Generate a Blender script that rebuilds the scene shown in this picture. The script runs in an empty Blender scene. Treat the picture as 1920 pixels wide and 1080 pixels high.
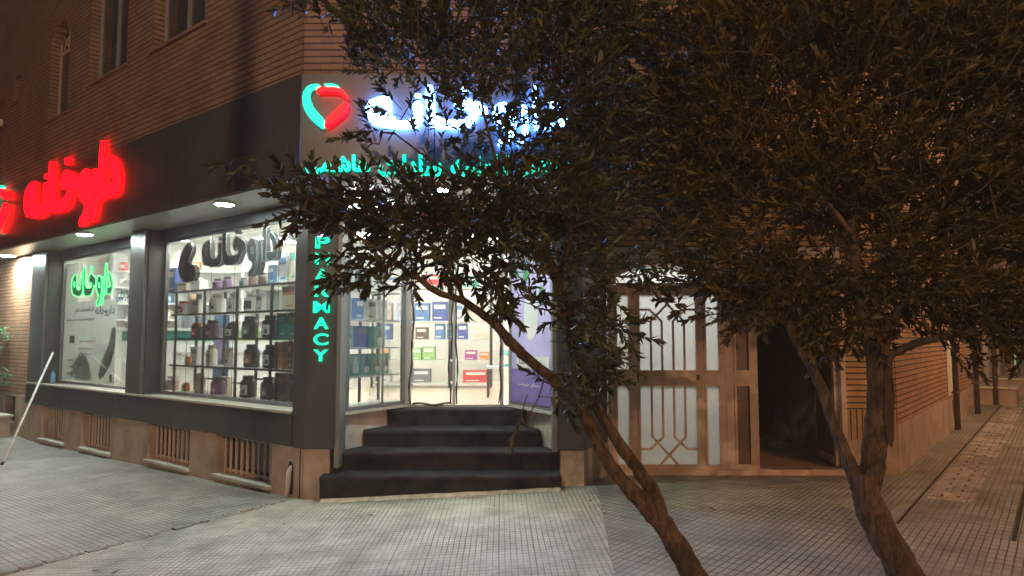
import bpy, bmesh, math, random
import numpy as np
from mathutils import Vector, Matrix
R = math.radians
random.seed(7); RNG = np.random.default_rng(11)
S = bpy.context.scene; COL = S.collection

# ------------------------------------------------------------ camera
F_PX = 1293.0; PITCH = math.atan(94/1293.0); EYE = 1.6
cd = bpy.data.cameras.new('camera'); cam = bpy.data.objects.new('camera', cd); COL.objects.link(cam)
cam.location = (0, 0, EYE); cam.rotation_euler = (math.pi/2 + PITCH, 0, 0)
cd.sensor_width = 36; cd.lens = F_PX/1920*36; cd.clip_start = .05; cd.clip_end = 500
S.camera = cam
# ------------------------------------------------------------ night sky, faint moon
w = bpy.data.worlds.new('World'); S.world = w; w.use_nodes = True
nt = w.node_tree; bg = nt.nodes['Background']
sky = nt.nodes.new('ShaderNodeTexSky'); sky.sky_type = 'NISHITA'; sky.sun_disc = False
sky.sun_elevation = R(-3.0); sky.sun_rotation = R(200); sky.dust_density = 4
nt.links.new(sky.outputs[0], bg.inputs[0]); bg.inputs[1].default_value = .05
ld = bpy.data.lights.new('moon_light', 'SUN'); ld.energy = .006; ld.angle = R(.5); ld.color = (1, .9, .8)
lo = bpy.data.objects.new('moon_light', ld); COL.objects.link(lo); lo.rotation_euler = (R(50), 0, R(-20))
S.view_settings.view_transform = 'Standard'; S.view_settings.look = 'None'
S.view_settings.exposure = 2; S.view_settings.gamma = 1
cy = S.cycles
cy.use_denoising = True; cy.max_bounces = 7; cy.diffuse_bounces = 4; cy.glossy_bounces = 3
cy.transmission_bounces = 4; cy.transparent_max_bounces = 12; cy.sample_clamp_indirect = 4; cy.blur_glossy = 1
cy.caustics_reflective = False; cy.caustics_refractive = False; cy.volume_bounces = 0
try: cy.use_light_tree = True
except Exception: pass

# ------------------------------------------------------------ frames
C0 = (-2.14, 7.05); DL = (-.785194, .619250); NI = (.619250, .785194)   # street facade: t runs left, r inward
A0 = (4.2, 7.6); DR = (.6212, .7837); NA = (-.7837, .6212)               # alley: s runs away, r into the building
def LF(t, r, z): return (C0[0]+t*DL[0]+r*NI[0], C0[1]+t*DL[1]+r*NI[1], z)
def AL(s, r, z): return (A0[0]+s*DR[0]+r*NA[0], A0[1]+s*DR[1]+r*NA[1], z)
def ID(x, y, z): return (x, y, z)
cP, sP = math.cos(PITCH), math.sin(PITCH)
def ray(px, py):
    u = (px-960)/F_PX; v = (540-py)/F_PX
    return u, cP-v*sP, sP+v*cP
def onY(px, py, Y):
    a = ray(px, py); k = Y/a[1]; return Vector((a[0]*k, Y, a[2]*k+EYE))
def onL(px, py, r=0):
    a = ray(px, py); cx, cy_ = C0[0]+NI[0]*r, C0[1]+NI[1]*r
    k = (cx*NI[0]+cy_*NI[1])/(a[0]*NI[0]+a[1]*NI[1]); x, y, z = a[0]*k, a[1]*k, a[2]*k+EYE
    return (x-cx)*DL[0]+(y-cy_)*DL[1], z
def gz(x):
    if x < -7.6: return -.12
    if x < -1.9: return -.12*(-1.9-x)/5.7
    if x < .6: return .12*(x+1.9)/2.5
    return .12

# ------------------------------------------------------------ materials
M = {}
def nodes(name):
    m = bpy.data.materials.new(name); m.use_nodes = True; n = m.node_tree
    b = n.nodes['Principled BSDF']; M[name] = m; return m, n, b
def mat(name, col, rough=.6, metal=0, var=.12, scale=6, bump=0, bscale=60, spec=.5, col2=None, detail=4, trans=0):
    m, n, b = nodes(name); L = n.links
    b.inputs['Roughness'].default_value = rough; b.inputs['Metallic'].default_value = metal
    b.inputs['Specular IOR Level'].default_value = spec
    tc = n.nodes.new('ShaderNodeTexCoord'); no = n.nodes.new('ShaderNodeTexNoise')
    no.inputs['Scale'].default_value = scale; no.inputs['Detail'].default_value = detail
    L.new(tc.outputs['Object'], no.inputs['Vector'])
    r = n.nodes.new('ShaderNodeValToRGB'); L.new(no.outputs['Fac'], r.inputs['Fac'])
    c2 = col2 or [c*(1+var) for c in col]
    r.color_ramp.elements[0].position = .3; r.color_ramp.elements[0].color = [c*(1-var) for c in col]+[1]
    r.color_ramp.elements[1].position = .7; r.color_ramp.elements[1].color = list(c2)+[1]
    L.new(r.outputs[0], b.inputs['Base Color'])
    if bump:
        n2 = n.nodes.new('ShaderNodeTexNoise'); n2.inputs['Scale'].default_value = bscale; n2.inputs['Detail'].default_value = 5
        L.new(tc.outputs['Object'], n2.inputs['Vector'])
        bm_ = n.nodes.new('ShaderNodeBump'); bm_.inputs['Strength'].default_value = bump; bm_.inputs['Distance'].default_value = .01
        L.new(n2.outputs['Fac'], bm_.inputs['Height']); L.new(bm_.outputs[0], b.inputs['Normal'])
    return m
def emit(name, col, s):
    m, n, b = nodes(name)
    b.inputs['Base Color'].default_value = (.02, .02, .02, 1)
    b.inputs['Emission Color'].default_value = (*col, 1); b.inputs['Emission Strength'].default_value = s
    return m
def math_(n, op, a, b=None, c=None):
    x = n.nodes.new('ShaderNodeMath'); x.operation = op
    for i, v in enumerate((a, b, c)):
        if v is None: continue
        if isinstance(v, (int, float)): x.inputs[i].default_value = v
        else: n.links.new(v, x.inputs[i])
    return x.outputs[0]
def mixc(n, f, a, b, mode='MIX'):
    x = n.nodes.new('ShaderNodeMix'); x.data_type = 'RGBA'; x.blend_type = mode
    for i, v in ((0, f), (6, a), (7, b)):
        if isinstance(v, (int, float)): x.inputs[i].default_value = v
        elif isinstance(v, (tuple, list)): x.inputs[i].default_value = (*v, 1)
        else: n.links.new(v, x.inputs[i])
    return x.outputs[2]
def brick(name, c1, c2, groove, row=.064, vert=.3, width=.21):
    m, n, b = nodes(name); L = n.links
    uv = n.nodes.new('ShaderNodeUVMap'); sep = n.nodes.new('ShaderNodeSeparateXYZ'); L.new(uv.outputs[0], sep.inputs[0])
    br = n.nodes.new('ShaderNodeTexBrick'); L.new(uv.outputs[0], br.inputs['Vector'])
    br.inputs['Scale'].default_value = 1; br.inputs['Brick Width'].default_value = width; br.inputs['Row Height'].default_value = row
    br.inputs['Mortar Size'].default_value = .0035; br.inputs['Mortar Smooth'].default_value = .3; br.inputs['Bias'].default_value = 0
    br.inputs['Color1'].default_value = (*c1, 1); br.inputs['Color2'].default_value = (*c2, 1)
    br.inputs['Mortar'].default_value = (*[a*(1-vert)+g*vert for a, g in zip(c1, groove)], 1)
    no = n.nodes.new('ShaderNodeTexNoise'); no.inputs['Scale'].default_value = 1.3; no.inputs['Detail'].default_value = 8; no.inputs['Roughness'].default_value = .65
    tc = n.nodes.new('ShaderNodeTexCoord'); L.new(tc.outputs['Object'], no.inputs['Vector'])
    wob = n.nodes.new('ShaderNodeTexNoise'); wob.inputs['Scale'].default_value = 9; L.new(tc.outputs['Object'], wob.inputs['Vector'])
    v = math_(n, 'ADD', sep.outputs[1], math_(n, 'MULTIPLY', math_(n, 'SUBTRACT', wob.outputs['Fac'], .5), .006))
    fr = math_(n, 'FRACT', math_(n, 'DIVIDE', v, row))
    dist = math_(n, 'ABSOLUTE', math_(n, 'SUBTRACT', fr, .5))
    mr = n.nodes.new('ShaderNodeMapRange'); mr.inputs[1].default_value = .38; mr.inputs[2].default_value = .42; L.new(dist, mr.inputs[0])
    g = mr.outputs[0]
    rmp = n.nodes.new('ShaderNodeValToRGB'); L.new(no.outputs['Fac'], rmp.inputs[0])
    rmp.color_ramp.elements[0].position = .3; rmp.color_ramp.elements[0].color = (.62, .6, .58, 1)
    rmp.color_ramp.elements[1].position = .62; rmp.color_ramp.elements[1].color = (1.05, 1, 1, 1)
    c = mixc(n, 1.0, br.outputs['Color'], rmp.outputs[0], 'MULTIPLY')
    c = mixc(n, g, c, groove); L.new(c, b.inputs['Base Color'])
    b.inputs['Roughness'].default_value = .75
    bp = n.nodes.new('ShaderNodeBump'); bp.inputs['Distance'].default_value = .008; bp.inputs['Strength'].default_value = .9
    h = math_(n, 'SUBTRACT', math_(n, 'SUBTRACT', 1, g), math_(n, 'MULTIPLY', br.outputs['Fac'], .3))
    L.new(h, bp.inputs['Height']); L.new(bp.outputs[0], b.inputs['Normal'])
def paving(name, c1, c2, cu, cv, tu, tv, groove, rough=.5, gw=.09):
    m, n, b = nodes(name); L = n.links
    uv = n.nodes.new('ShaderNodeUVMap'); tc = n.nodes.new('ShaderNodeTexCoord')
    wn = n.nodes.new('ShaderNodeTexNoise'); wn.inputs['Scale'].default_value = 2.5; wn.inputs['Detail'].default_value = 3
    L.new(tc.outputs['Object'], wn.inputs['Vector'])
    off = n.nodes.new('ShaderNodeVectorMath'); off.operation = 'MULTIPLY_ADD'
    L.new(wn.outputs['Color'], off.inputs[0]); off.inputs[1].default_value = (.012, .012, 0); L.new(uv.outputs[0], off.inputs[2])
    sep = n.nodes.new('ShaderNodeSeparateXYZ'); L.new(off.outputs[0], sep.inputs[0])
    def line(co, p, lo_, hi):
        d = math_(n, 'ABSOLUTE', math_(n, 'SUBTRACT', math_(n, 'FRACT', math_(n, 'DIVIDE', co, p)), .5))
        mr = n.nodes.new('ShaderNodeMapRange'); mr.inputs[1].default_value = lo_; mr.inputs[2].default_value = hi; L.new(d, mr.inputs[0]); return mr.outputs[0]
    gu = line(sep.outputs[0], cu, .5-gw, .5-gw*.6); gv = line(sep.outputs[1], cv, .5-gw*cu/cv*1.1, .5-gw*cu/cv*.6)
    ju = line(sep.outputs[0], tu, .5-.006/tu, .5-.003/tu); jv = line(sep.outputs[1], tv, .5-.006/tv, .5-.003/tv)
    # worn patches: grooves filled with grime
    wear = n.nodes.new('ShaderNodeTexNoise'); wear.inputs['Scale'].default_value = .9; wear.inputs['Detail'].default_value = 4; L.new(tc.outputs['Object'], wear.inputs['Vector'])
    wr = n.nodes.new('ShaderNodeMapRange'); wr.inputs[1].default_value = .38; wr.inputs[2].default_value = .58; wr.inputs[3].default_value = .35; wr.inputs[4].default_value = 1; L.new(wear.outputs['Fac'], wr.inputs[0])
    gcell = math_(n, 'MULTIPLY', math_(n, 'MAXIMUM', gu, gv), wr.outputs[0]); gj = math_(n, 'MULTIPLY', math_(n, 'MAXIMUM', ju, jv), .6)
    g = math_(n, 'MAXIMUM', gcell, gj)
    # per-tile shade
    fl = n.nodes.new('ShaderNodeVectorMath'); fl.operation = 'DIVIDE'; L.new(off.outputs[0], fl.inputs[0]); fl.inputs[1].default_value = (tu, tv, 1)
    ff = n.nodes.new('ShaderNodeVectorMath'); ff.operation = 'FLOOR'
    ad = n.nodes.new('ShaderNodeVectorMath'); ad.operation = 'ADD'; ad.inputs[1].default_value = (.5, .5, 0); L.new(fl.outputs[0], ad.inputs[0]); L.new(ad.outputs[0], ff.inputs[0])
    wh = n.nodes.new('ShaderNodeTexWhiteNoise'); wh.noise_dimensions = '2D'; L.new(ff.outputs[0], wh.inputs['Vector'])
    col = mixc(n, wh.outputs['Value'], c1, c2)
    st = n.nodes.new('ShaderNodeTexNoise'); st.inputs['Scale'].default_value = 3.2; st.inputs['Detail'].default_value = 9; st.inputs['Roughness'].default_value = .7; L.new(tc.outputs['Object'], st.inputs['Vector'])
    sr = n.nodes.new('ShaderNodeValToRGB'); sr.color_ramp.elements[0].position = .32; sr.color_ramp.elements[0].color = (.5, .48, .46, 1); sr.color_ramp.elements[1].position = .6; sr.color_ramp.elements[1].color = (1, 1, 1, 1); L.new(st.outputs['Fac'], sr.inputs[0])
    col = mixc(n, 1.0, col, sr.outputs[0], 'MULTIPLY'); col = mixc(n, g, col, groove); L.new(col, b.inputs['Base Color'])
    rr = n.nodes.new('ShaderNodeMapRange'); rr.inputs[3].default_value = rough-.12; rr.inputs[4].default_value = rough+.25; L.new(st.outputs['Fac'], rr.inputs[0]); L.new(rr.outputs[0], b.inputs['Roughness'])
    bp = n.nodes.new('ShaderNodeBump'); bp.inputs['Distance'].default_value = .006; bp.inputs['Strength'].default_value = 1
    hh = math_(n, 'ADD', math_(n, 'SUBTRACT', 1, g), math_(n, 'MULTIPLY', st.outputs['Fac'], .5)); hh = math_(n, 'ADD', hh, math_(n, 'MULTIPLY', wh.outputs['Value'], .5))
    L.new(hh, bp.inputs['Height']); L.new(bp.outputs[0], b.inputs['Normal'])
def glass(name, tint=(1, 1, 1), refl=.07, dirt=.03):
    m, n, b = nodes(name); n.nodes.remove(b); L = n.links
    out = n.nodes['Material Output']; tr = n.nodes.new('ShaderNodeBsdfTransparent'); tr.inputs[0].default_value = (*tint, 1)
    gl = n.nodes.new('ShaderNodeBsdfGlossy'); gl.inputs['Roughness'].default_value = .02
    df = n.nodes.new('ShaderNodeBsdfDiffuse'); df.inputs[0].default_value = (.6, .62, .6, 1)
    lw = n.nodes.new('ShaderNodeLayerWeight'); lw.inputs[0].default_value = .25
    f = math_(n, 'ADD', math_(n, 'MULTIPLY', lw.outputs['Fresnel'], .45), refl)
    mx = n.nodes.new('ShaderNodeMixShader'); L.new(f, mx.inputs[0]); L.new(tr.outputs[0], mx.inputs[1]); L.new(gl.outputs[0], mx.inputs[2])
    tc = n.nodes.new('ShaderNodeTexCoord'); no = n.nodes.new('ShaderNodeTexNoise'); no.inputs['Scale'].default_value = 3; no.inputs['Detail'].default_value = 8; L.new(tc.outputs['Object'], no.inputs[0])
    m2 = n.nodes.new('ShaderNodeMixShader'); L.new(math_(n, 'MULTIPLY', no.outputs['Fac'], dirt*2), m2.inputs[0]); L.new(mx.outputs[0], m2.inputs[1]); L.new(df.outputs[0], m2.inputs[2])
    L.new(m2.outputs[0], out.inputs[0])
brick('brick_red', (.25, .17, .115), (.31, .215, .145), (.07, .045, .032), vert=.15)
brick('brick_yellow', (.5, .34, .16), (.6, .4, .2), (.06, .03, .015), vert=.08)
brick('brick_alley', (.4, .22, .12), (.48, .27, .15), (.05, .03, .02))
brick('brick_upright', (.5, .34, .16), (.6, .4, .2), (.06, .03, .015), vert=.1)
paving('tile_street', (.3, .305, .255), (.38, .385, .32), .05, .1, .3, .3, (.075, .07, .06), .42)
paving('tile_front', (.52, .52, .43), (.62, .61, .51), .042, .062, .252, .31, (.12, .11, .09), .5)
paving('tile_alley', (.32, .32, .265), (.42, .415, .345), .05, .12, .3, .36, (.06, .05, .045), .42)
paving('tile_tactile', (.5, .48, .44), (.85, .82, .75), .045, .16, .32, .37, (.03, .028, .025), .22, .16)
mat('asphalt', (.05, .05, .05), .8, bump=.3)
mat('panel_dark', (.05, .051, .05), .38, var=.1, scale=1.6, spec=.45, col2=(.085, .085, .08), detail=9)
mat('panel_grey', (.11, .113, .11), .35, var=.08, scale=2)
mat('soffit', (.5, .5, .47), .3, var=.05, scale=2, metal=.25)
mat('frame_grey', (.2, .21, .205), .4, metal=.3)
mat('frame_light', (.4, .41, .4), .4, metal=.3)
mat('sill_stone', (.5, .47, .4), .55, var=.15, scale=9)
mat('stone_pink', (.42, .29, .22), .6, var=.3, scale=3.5, bump=.15, detail=9, col2=(.5, .38, .3))
mat('stone_beige', (.5, .44, .33), .6, var=.25, scale=14, bump=.5, bscale=45, detail=9)
mat('stone_pale', (.6, .56, .48), .5, var=.15, scale=5, bump=.1, detail=9)
mat('gutter_mortar', (.27, .27, .23), .8, var=.3, scale=14, bump=.6)
mat('mortar', (.5, .46, .38), .9, var=.25, scale=14, bump=.6)
mat('carpet', (.012, .0135, .014), .95, var=.3, scale=5, bump=.6, bscale=220, spec=.2, col2=(.045, .046, .046), detail=10)
mat('white_wall', (.68, .66, .61), .7, var=.03)
mat('white_plastic', (.8, .8, .78), .35, var=.04)
mat('floor_tan', (.58, .47, .37), .3, var=.12, scale=2.5)
mat('shelf_board', (.62, .63, .6), .35, var=.05)
mat('shelf_post', (.05, .05, .05), .4, metal=.5)
mat('black_plastic', (.02, .02, .022), .3, var=.2)
mat('black_lid', (.03, .03, .03), .45)
mat('poster_paper', (.72, .75, .72), .6, var=.04, scale=2)
mat('paper', (.72, .73, .7), .6, var=.04, scale=2)
mat('ink', (.05, .06, .07), .6); mat('ink_red', (.5, .12, .1), .6); mat('ink_green', (.08, .2, .13), .6)
mat('purple', (.14, .07, .17), .4); mat('magenta', (.42, .07, .27), .4); mat('blue', (.1, .22, .45), .45); mat('deep_blue', (.06, .1, .35), .45)
mat('teal', (.15, .5, .42), .45); mat('teal_dark', (.02, .2, .16), .4); mat('red', (.62, .05, .06), .45); mat('red_dark', (.35, .05, .05), .5)
mat('brown', (.13, .07, .045), .45); mat('copper', (.36, .14, .06), .4); mat('orange', (.75, .28, .06), .5); mat('lime', (.3, .5, .18), .5)
mat('green', (.06, .36, .12), .5); mat('pink_pale', (.62, .45, .45), .5); mat('lavender', (.5, .46, .78), .5); mat('violet', (.22, .17, .48), .5)
mat('cream', (.7, .62, .5), .6); mat('skin', (.55, .34, .25), .55, var=.05); mat('coat', (.16, .17, .19), .8); mat('scarf', (.03, .025, .03), .85); mat('hair', (.02, .015, .012), .6)
mat('gate_paint', (.6, .46, .37), .45, var=.12, scale=7)
mat('gate_dark', (.12, .07, .045), .4)
m, n, b = nodes('bark'); tc = n.nodes.new('ShaderNodeTexCoord'); mp = n.nodes.new('ShaderNodeMapping'); mp.inputs['Scale'].default_value = (1, 1, .28); n.links.new(tc.outputs['Object'], mp.inputs[0])
n1 = n.nodes.new('ShaderNodeTexNoise'); n1.inputs['Scale'].default_value = 38; n1.inputs['Detail'].default_value = 9; n1.inputs['Roughness'].default_value = .7; n1.inputs['Distortion'].default_value = .6; n.links.new(mp.outputs[0], n1.inputs[0])
n2 = n.nodes.new('ShaderNodeTexNoise'); n2.inputs['Scale'].default_value = 7; n2.inputs['Detail'].default_value = 6; n.links.new(tc.outputs['Object'], n2.inputs[0])
r1 = n.nodes.new('ShaderNodeValToRGB'); r1.color_ramp.elements[0].position = .38; r1.color_ramp.elements[0].color = (.018, .012, .009, 1); r1.color_ramp.elements[1].position = .62; r1.color_ramp.elements[1].color = (.12, .085, .065, 1); n.links.new(n1.outputs['Fac'], r1.inputs[0])
r2 = n.nodes.new('ShaderNodeValToRGB'); r2.color_ramp.elements[0].position = .35; r2.color_ramp.elements[0].color = (.45, .45, .4, 1); r2.color_ramp.elements[1].position = .65; r2.color_ramp.elements[1].color = (1.1, 1, .95, 1); n.links.new(n2.outputs['Fac'], r2.inputs[0])
n.links.new(mixc(n, 1.0, r1.outputs[0], r2.outputs[0], 'MULTIPLY'), b.inputs['Base Color']); b.inputs['Roughness'].default_value = .85
bp = n.nodes.new('ShaderNodeBump'); bp.inputs['Distance'].default_value = .012; bp.inputs['Strength'].default_value = 1; n.links.new(n1.outputs['Fac'], bp.inputs['Height']); n.links.new(bp.outputs[0], b.inputs['Normal'])
mat('pipe', (.09, .07, .06), .5, var=.3, scale=8)
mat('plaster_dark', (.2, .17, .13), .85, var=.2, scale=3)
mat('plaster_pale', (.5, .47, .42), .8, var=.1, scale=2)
mat('curtain', (.34, .24, .2), .85, var=.12, scale=4)
mat('window_dark', (.03, .03, .03), .08, spec=.8)
mat('rubber', (.02, .02, .02), .7); mat('metal_white', (.6, .6, .56), .4); mat('chrome', (.6, .6, .6), .2, metal=1)
mat('letter_dark', (.03, .033, .034), .25); mat('letter_edge', (.35, .36, .35), .3)
mat('water_plastic', (.2, .45, .7), .15); mat('void', (.01, .009, .008), .9)
emit('e_red', (1, .0003, .002), 3.4); emit('e_teal', (.0, 1, .5), .4); emit('e_teal_row', (0, 1, .62), .4)
emit('e_heart_teal', (.0, 1, .62), .34); emit('e_white', (.09, .28, 1), 17); emit('e_green', (.08, 1, .25), 1.3); emit('e_green_fill', (.0, .5, .2), .06)
emit('e_violet', (.45, .2, 1), 2); emit('e_lamp', (.85, 1, .97), 110); emit('e_panel', (.97, 1, .94), 13); emit('e_lamp_near', (.85, 1, .97), 150); emit('e_round', (1, .9, .82), 30)
emit('e_sodium', (1, .42, .12), 90); emit('e_far', (1, .55, .3), 1.0); emit('e_fargreen', (.4, 1, .6), .8); emit('e_cool', (1, .99, .95), 42)
glass('shop_glass', (.93, .96, .94), .03, .03); glass('sheet_plastic', (.9, .92, .88), .1, .14); glass('dim_glass', (.5, .5, .5), .2, .05)
m, n, b = nodes('frosted'); n.nodes.remove(b); tl = n.nodes.new('ShaderNodeBsdfTranslucent'); tl.inputs[0].default_value = (.9, .92, .9, 1)
df = n.nodes.new('ShaderNodeBsdfDiffuse'); df.inputs[0].default_value = (.55, .56, .55, 1); mx = n.nodes.new('ShaderNodeMixShader'); mx.inputs[0].default_value = .75
n.links.new(df.outputs[0], mx.inputs[1]); n.links.new(tl.outputs[0], mx.inputs[2]); n.links.new(mx.outputs[0], n.nodes['Material Output'].inputs[0])
m, n, b = nodes('poster_film'); n.nodes.remove(b); tl = n.nodes.new('ShaderNodeBsdfTranslucent'); tl.inputs[0].default_value = (.9, .93, .9, 1)
df = n.nodes.new('ShaderNodeBsdfDiffuse'); df.inputs[0].default_value = (.7, .74, .71, 1); mx = n.nodes.new('ShaderNodeMixShader'); mx.inputs[0].default_value = .6
n.links.new(df.outputs[0], mx.inputs[1]); n.links.new(tl.outputs[0], mx.inputs[2]); n.links.new(mx.outputs[0], n.nodes['Material Output'].inputs[0])
def leafmat(name, a, b_):
    m, n, b = nodes(name); at = n.nodes.new('ShaderNodeAttribute'); at.attribute_name = 'tone'
    c = mixc(n, at.outputs['Fac'], a, b_); n.links.new(c, b.inputs['Base Color']); b.inputs['Roughness'].default_value = .48
    tl = n.nodes.new('ShaderNodeBsdfTranslucent'); n.links.new(c, tl.inputs[0]); mx = n.nodes.new('ShaderNodeMixShader'); mx.inputs[0].default_value = .28
    n.links.new(b.outputs[0], mx.inputs[1]); n.links.new(tl.outputs[0], mx.inputs[2]); n.links.new(mx.outputs[0], n.nodes['Material Output'].inputs[0])
leafmat('leaf_left', (.012, .02, .011), (.08, .092, .045)); leafmat('leaf_right', (.013, .015, .006), (.11, .08, .03)); leafmat('leaf_plant', (.08, .2, .1), (.2, .4, .25))

# ------------------------------------------------------------ mesh helpers
class MB:
    def __init__(s): s.v = []; s.f = []; s.uv = []; s.sm = []
    def poly(s, pts, uvs=None, smooth=False):
        i = len(s.v); s.v += [tuple(p) for p in pts]; s.f.append(tuple(range(i, i+len(pts))))
        s.uv.append(uvs or [(p[0], p[2]) for p in pts]); s.sm.append(smooth)
    def box(s, fr, a0, a1, b0, b1, c0, c1):
        q = lambda *p: [fr(*x) for x in p]
        P = lambda pts, ax: s.poly([fr(*p) for p in pts], [((p[0], p[2]) if ax == 1 else (p[1], p[2]) if ax == 0 else (p[0], p[1])) for p in pts])
        P([(a0,b0,c0),(a1,b0,c0),(a1,b0,c1),(a0,b0,c1)], 1); P([(a1,b1,c0),(a0,b1,c0),(a0,b1,c1),(a1,b1,c1)], 1)
        P([(a0,b1,c0),(a0,b0,c0),(a0,b0,c1),(a0,b1,c1)], 0); P([(a1,b0,c0),(a1,b1,c0),(a1,b1,c1),(a1,b0,c1)], 0)
        P([(a0,b0,c1),(a1,b0,c1),(a1,b1,c1),(a0,b1,c1)], 2); P([(a0,b1,c0),(a1,b1,c0),(a1,b0,c0),(a0,b0,c0)], 2)
        return s
    def wall(s, fr, a0, a1, z0, z1, b0, b1, holes=()):
        A = sorted({a0, a1, *[h[i] for h in holes for i in (0, 1)]}); Z = sorted({z0, z1, *[h[i] for h in holes for i in (2, 3)]})
        A = [a for a in A if a0 <= a <= a1]; Z = [z for z in Z if z0 <= z <= z1]
        def solid(i, j):
            if i < 0 or j < 0 or i >= len(A)-1 or j >= len(Z)-1: return False
            ca, cz = (A[i]+A[i+1])/2, (Z[j]+Z[j+1])/2
            return not any(h[0] < ca < h[1] and h[2] < cz < h[3] for h in holes)
        for i in range(len(A)-1):
            for j in range(len(Z)-1):
                if not solid(i, j): continue
                x0, x1, y0, y1 = A[i], A[i+1], Z[j], Z[j+1]
                for bb in (b0, b1): s.poly([fr(x0,bb,y0),fr(x1,bb,y0),fr(x1,bb,y1),fr(x0,bb,y1)], [(x0,y0),(x1,y0),(x1,y1),(x0,y1)])
                for (di, dj, e) in ((-1,0,'l'),(1,0,'r'),(0,-1,'d'),(0,1,'u')):
                    if solid(i+di, j+dj): continue
                    if e in 'lr':
                        x = x0 if e == 'l' else x1; s.poly([fr(x,b0,y0),fr(x,b1,y0),fr(x,b1,y1),fr(x,b0,y1)], [(b0,y0),(b1,y0),(b1,y1),(b0,y1)])
                    else:
                        y = y0 if e == 'd' else y1; s.poly([fr(x0,b0,y),fr(x1,b0,y),fr(x1,b1,y),fr(x0,b1,y)], [(x0,b0),(x1,b0),(x1,b1),(x0,b1)])
        return s
    def prism(s, pts, z0, z1):
        k = len(pts); z0f = z0 if callable(z0) else (lambda p: z0)
        acc = 0
        for i in range(k):
            a, b = pts[i], pts[(i+1) % k]; d = math.hypot(b[0]-a[0], b[1]-a[1])
            s.poly([(*a, z0f(a)), (*b, z0f(b)), (*b, z1), (*a, z1)], [(acc, z0f(a)), (acc+d, z0f(b)), (acc+d, z1), (acc, z1)]); acc += d
        s.poly([(*p, z1) for p in pts], [tuple(p) for p in pts]); s.poly([(*p, z0f(p)) for p in reversed(pts)], [tuple(p) for p in reversed(pts)])
        return s
    def lathe(s, c, prof, n=16, sx=1, sy=1, smooth=True):
        for (r0, z0), (r1, z1) in zip(prof, prof[1:]):
            for i in range(n):
                a, b = 2*math.pi*i/n, 2*math.pi*(i+1)/n
                pt = lambda r, th, z: (c[0]+r*sx*math.cos(th), c[1]+r*sy*math.sin(th), c[2]+z)
                ps = [pt(r0,a,z0), pt(r0,b,z0), pt(r1,b,z1), pt(r1,a,z1)]
                if r0 < 1e-6: ps = [ps[0], ps[2], ps[3]]
                elif r1 < 1e-6: ps = ps[:3]
                s.poly(ps, smooth=smooth)
        return s
    def tube(s, pts, rad, n=8, cap=True, jit=0):
        pts = [Vector(p) for p in pts]; k = len(pts); rad = rad if hasattr(rad, '__len__') else [rad]*k
        rings = []; up = Vector((0.13, .97, .2)).normalized()
        for i, p in enumerate(pts):
            d = (pts[min(i+1, k-1)]-pts[max(i-1, 0)]).normalized(); x = d.cross(up)
            if x.length < .05: x = d.cross(Vector((1, 0, 0)))
            x.normalize(); y = d.cross(x).normalized()
            rr = [rad[i]*(1+jit*(random.random()-.5)) for _ in range(n)]
            rings.append([p+(x*math.cos(2*math.pi*j/n)+y*math.sin(2*math.pi*j/n))*rr[j] for j in range(n)])
        b0 = len(s.v)
        for r in rings: s.v += [tuple(q) for q in r]
        for i in range(k-1):
            for j in range(n):
                a, b = b0+i*n+j, b0+i*n+(j+1) % n
                s.f.append((a, b, b+n, a+n)); s.uv.append([(0, 0)]*4); s.sm.append(True)
        if cap:
            for r, rev in ((0, True), (k-1, False)):
                fc = tuple(b0+r*n+j for j in range(n)); s.f.append(fc[::-1] if rev else fc); s.uv.append([(0, 0)]*n); s.sm.append(False)
        return s
    def build(s, name, material, parent=None, bevel=0, fix=True):
        me = bpy.data.meshes.new(name); me.from_pydata(s.v, [], s.f); me.materials.append(M[material])
        u = me.uv_layers.new(name='UVMap'); u.data.foreach_set('uv', [c for f in s.uv for p in f for c in p])
        me.polygons.foreach_set('use_smooth', s.sm)
        if fix:
            bm = bmesh.new(); bm.from_mesh(me); bmesh.ops.remove_doubles(bm, verts=bm.verts, dist=1e-5); bmesh.ops.recalc_face_normals(bm, faces=bm.faces); bm.to_mesh(me); bm.free()
        o = bpy.data.objects.new(name, me); COL.objects.link(o)
        if parent: setpar(o, parent)
        if bevel:
            bv = o.modifiers.new('bevel', 'BEVEL'); bv.width = bevel; bv.segments = 2; bv.limit_method = 'ANGLE'
        return o
LOC = {}
def setpar(o, p):
    o.parent = p; o.matrix_parent_inverse = wm(p).inverted()
def wm(o):
    if o.parent is None: return Matrix.LocRotScale(o.location, o.rotation_euler, o.scale)
    return wm(o.parent) @ o.matrix_parent_inverse @ Matrix.LocRotScale(o.location, o.rotation_euler, o.scale)
def tag(o, label=None, cat=None, group=None, kind=None):
    if label: o['label'] = label
    if cat: o['category'] = cat
    if group: o['group'] = group
    if kind: o['kind'] = kind
    return o
def thing(name, label, cat, loc=(0, 0, 0), group=None):
    o = bpy.data.objects.new(name, None); o.empty_display_size = .1; COL.objects.link(o); o.location = loc
    return tag(o, label, cat, group)
def box(fr, *a): return MB().box(fr, *a)
def struct(o, label, cat): return tag(o, label, cat, kind='structure')

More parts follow.
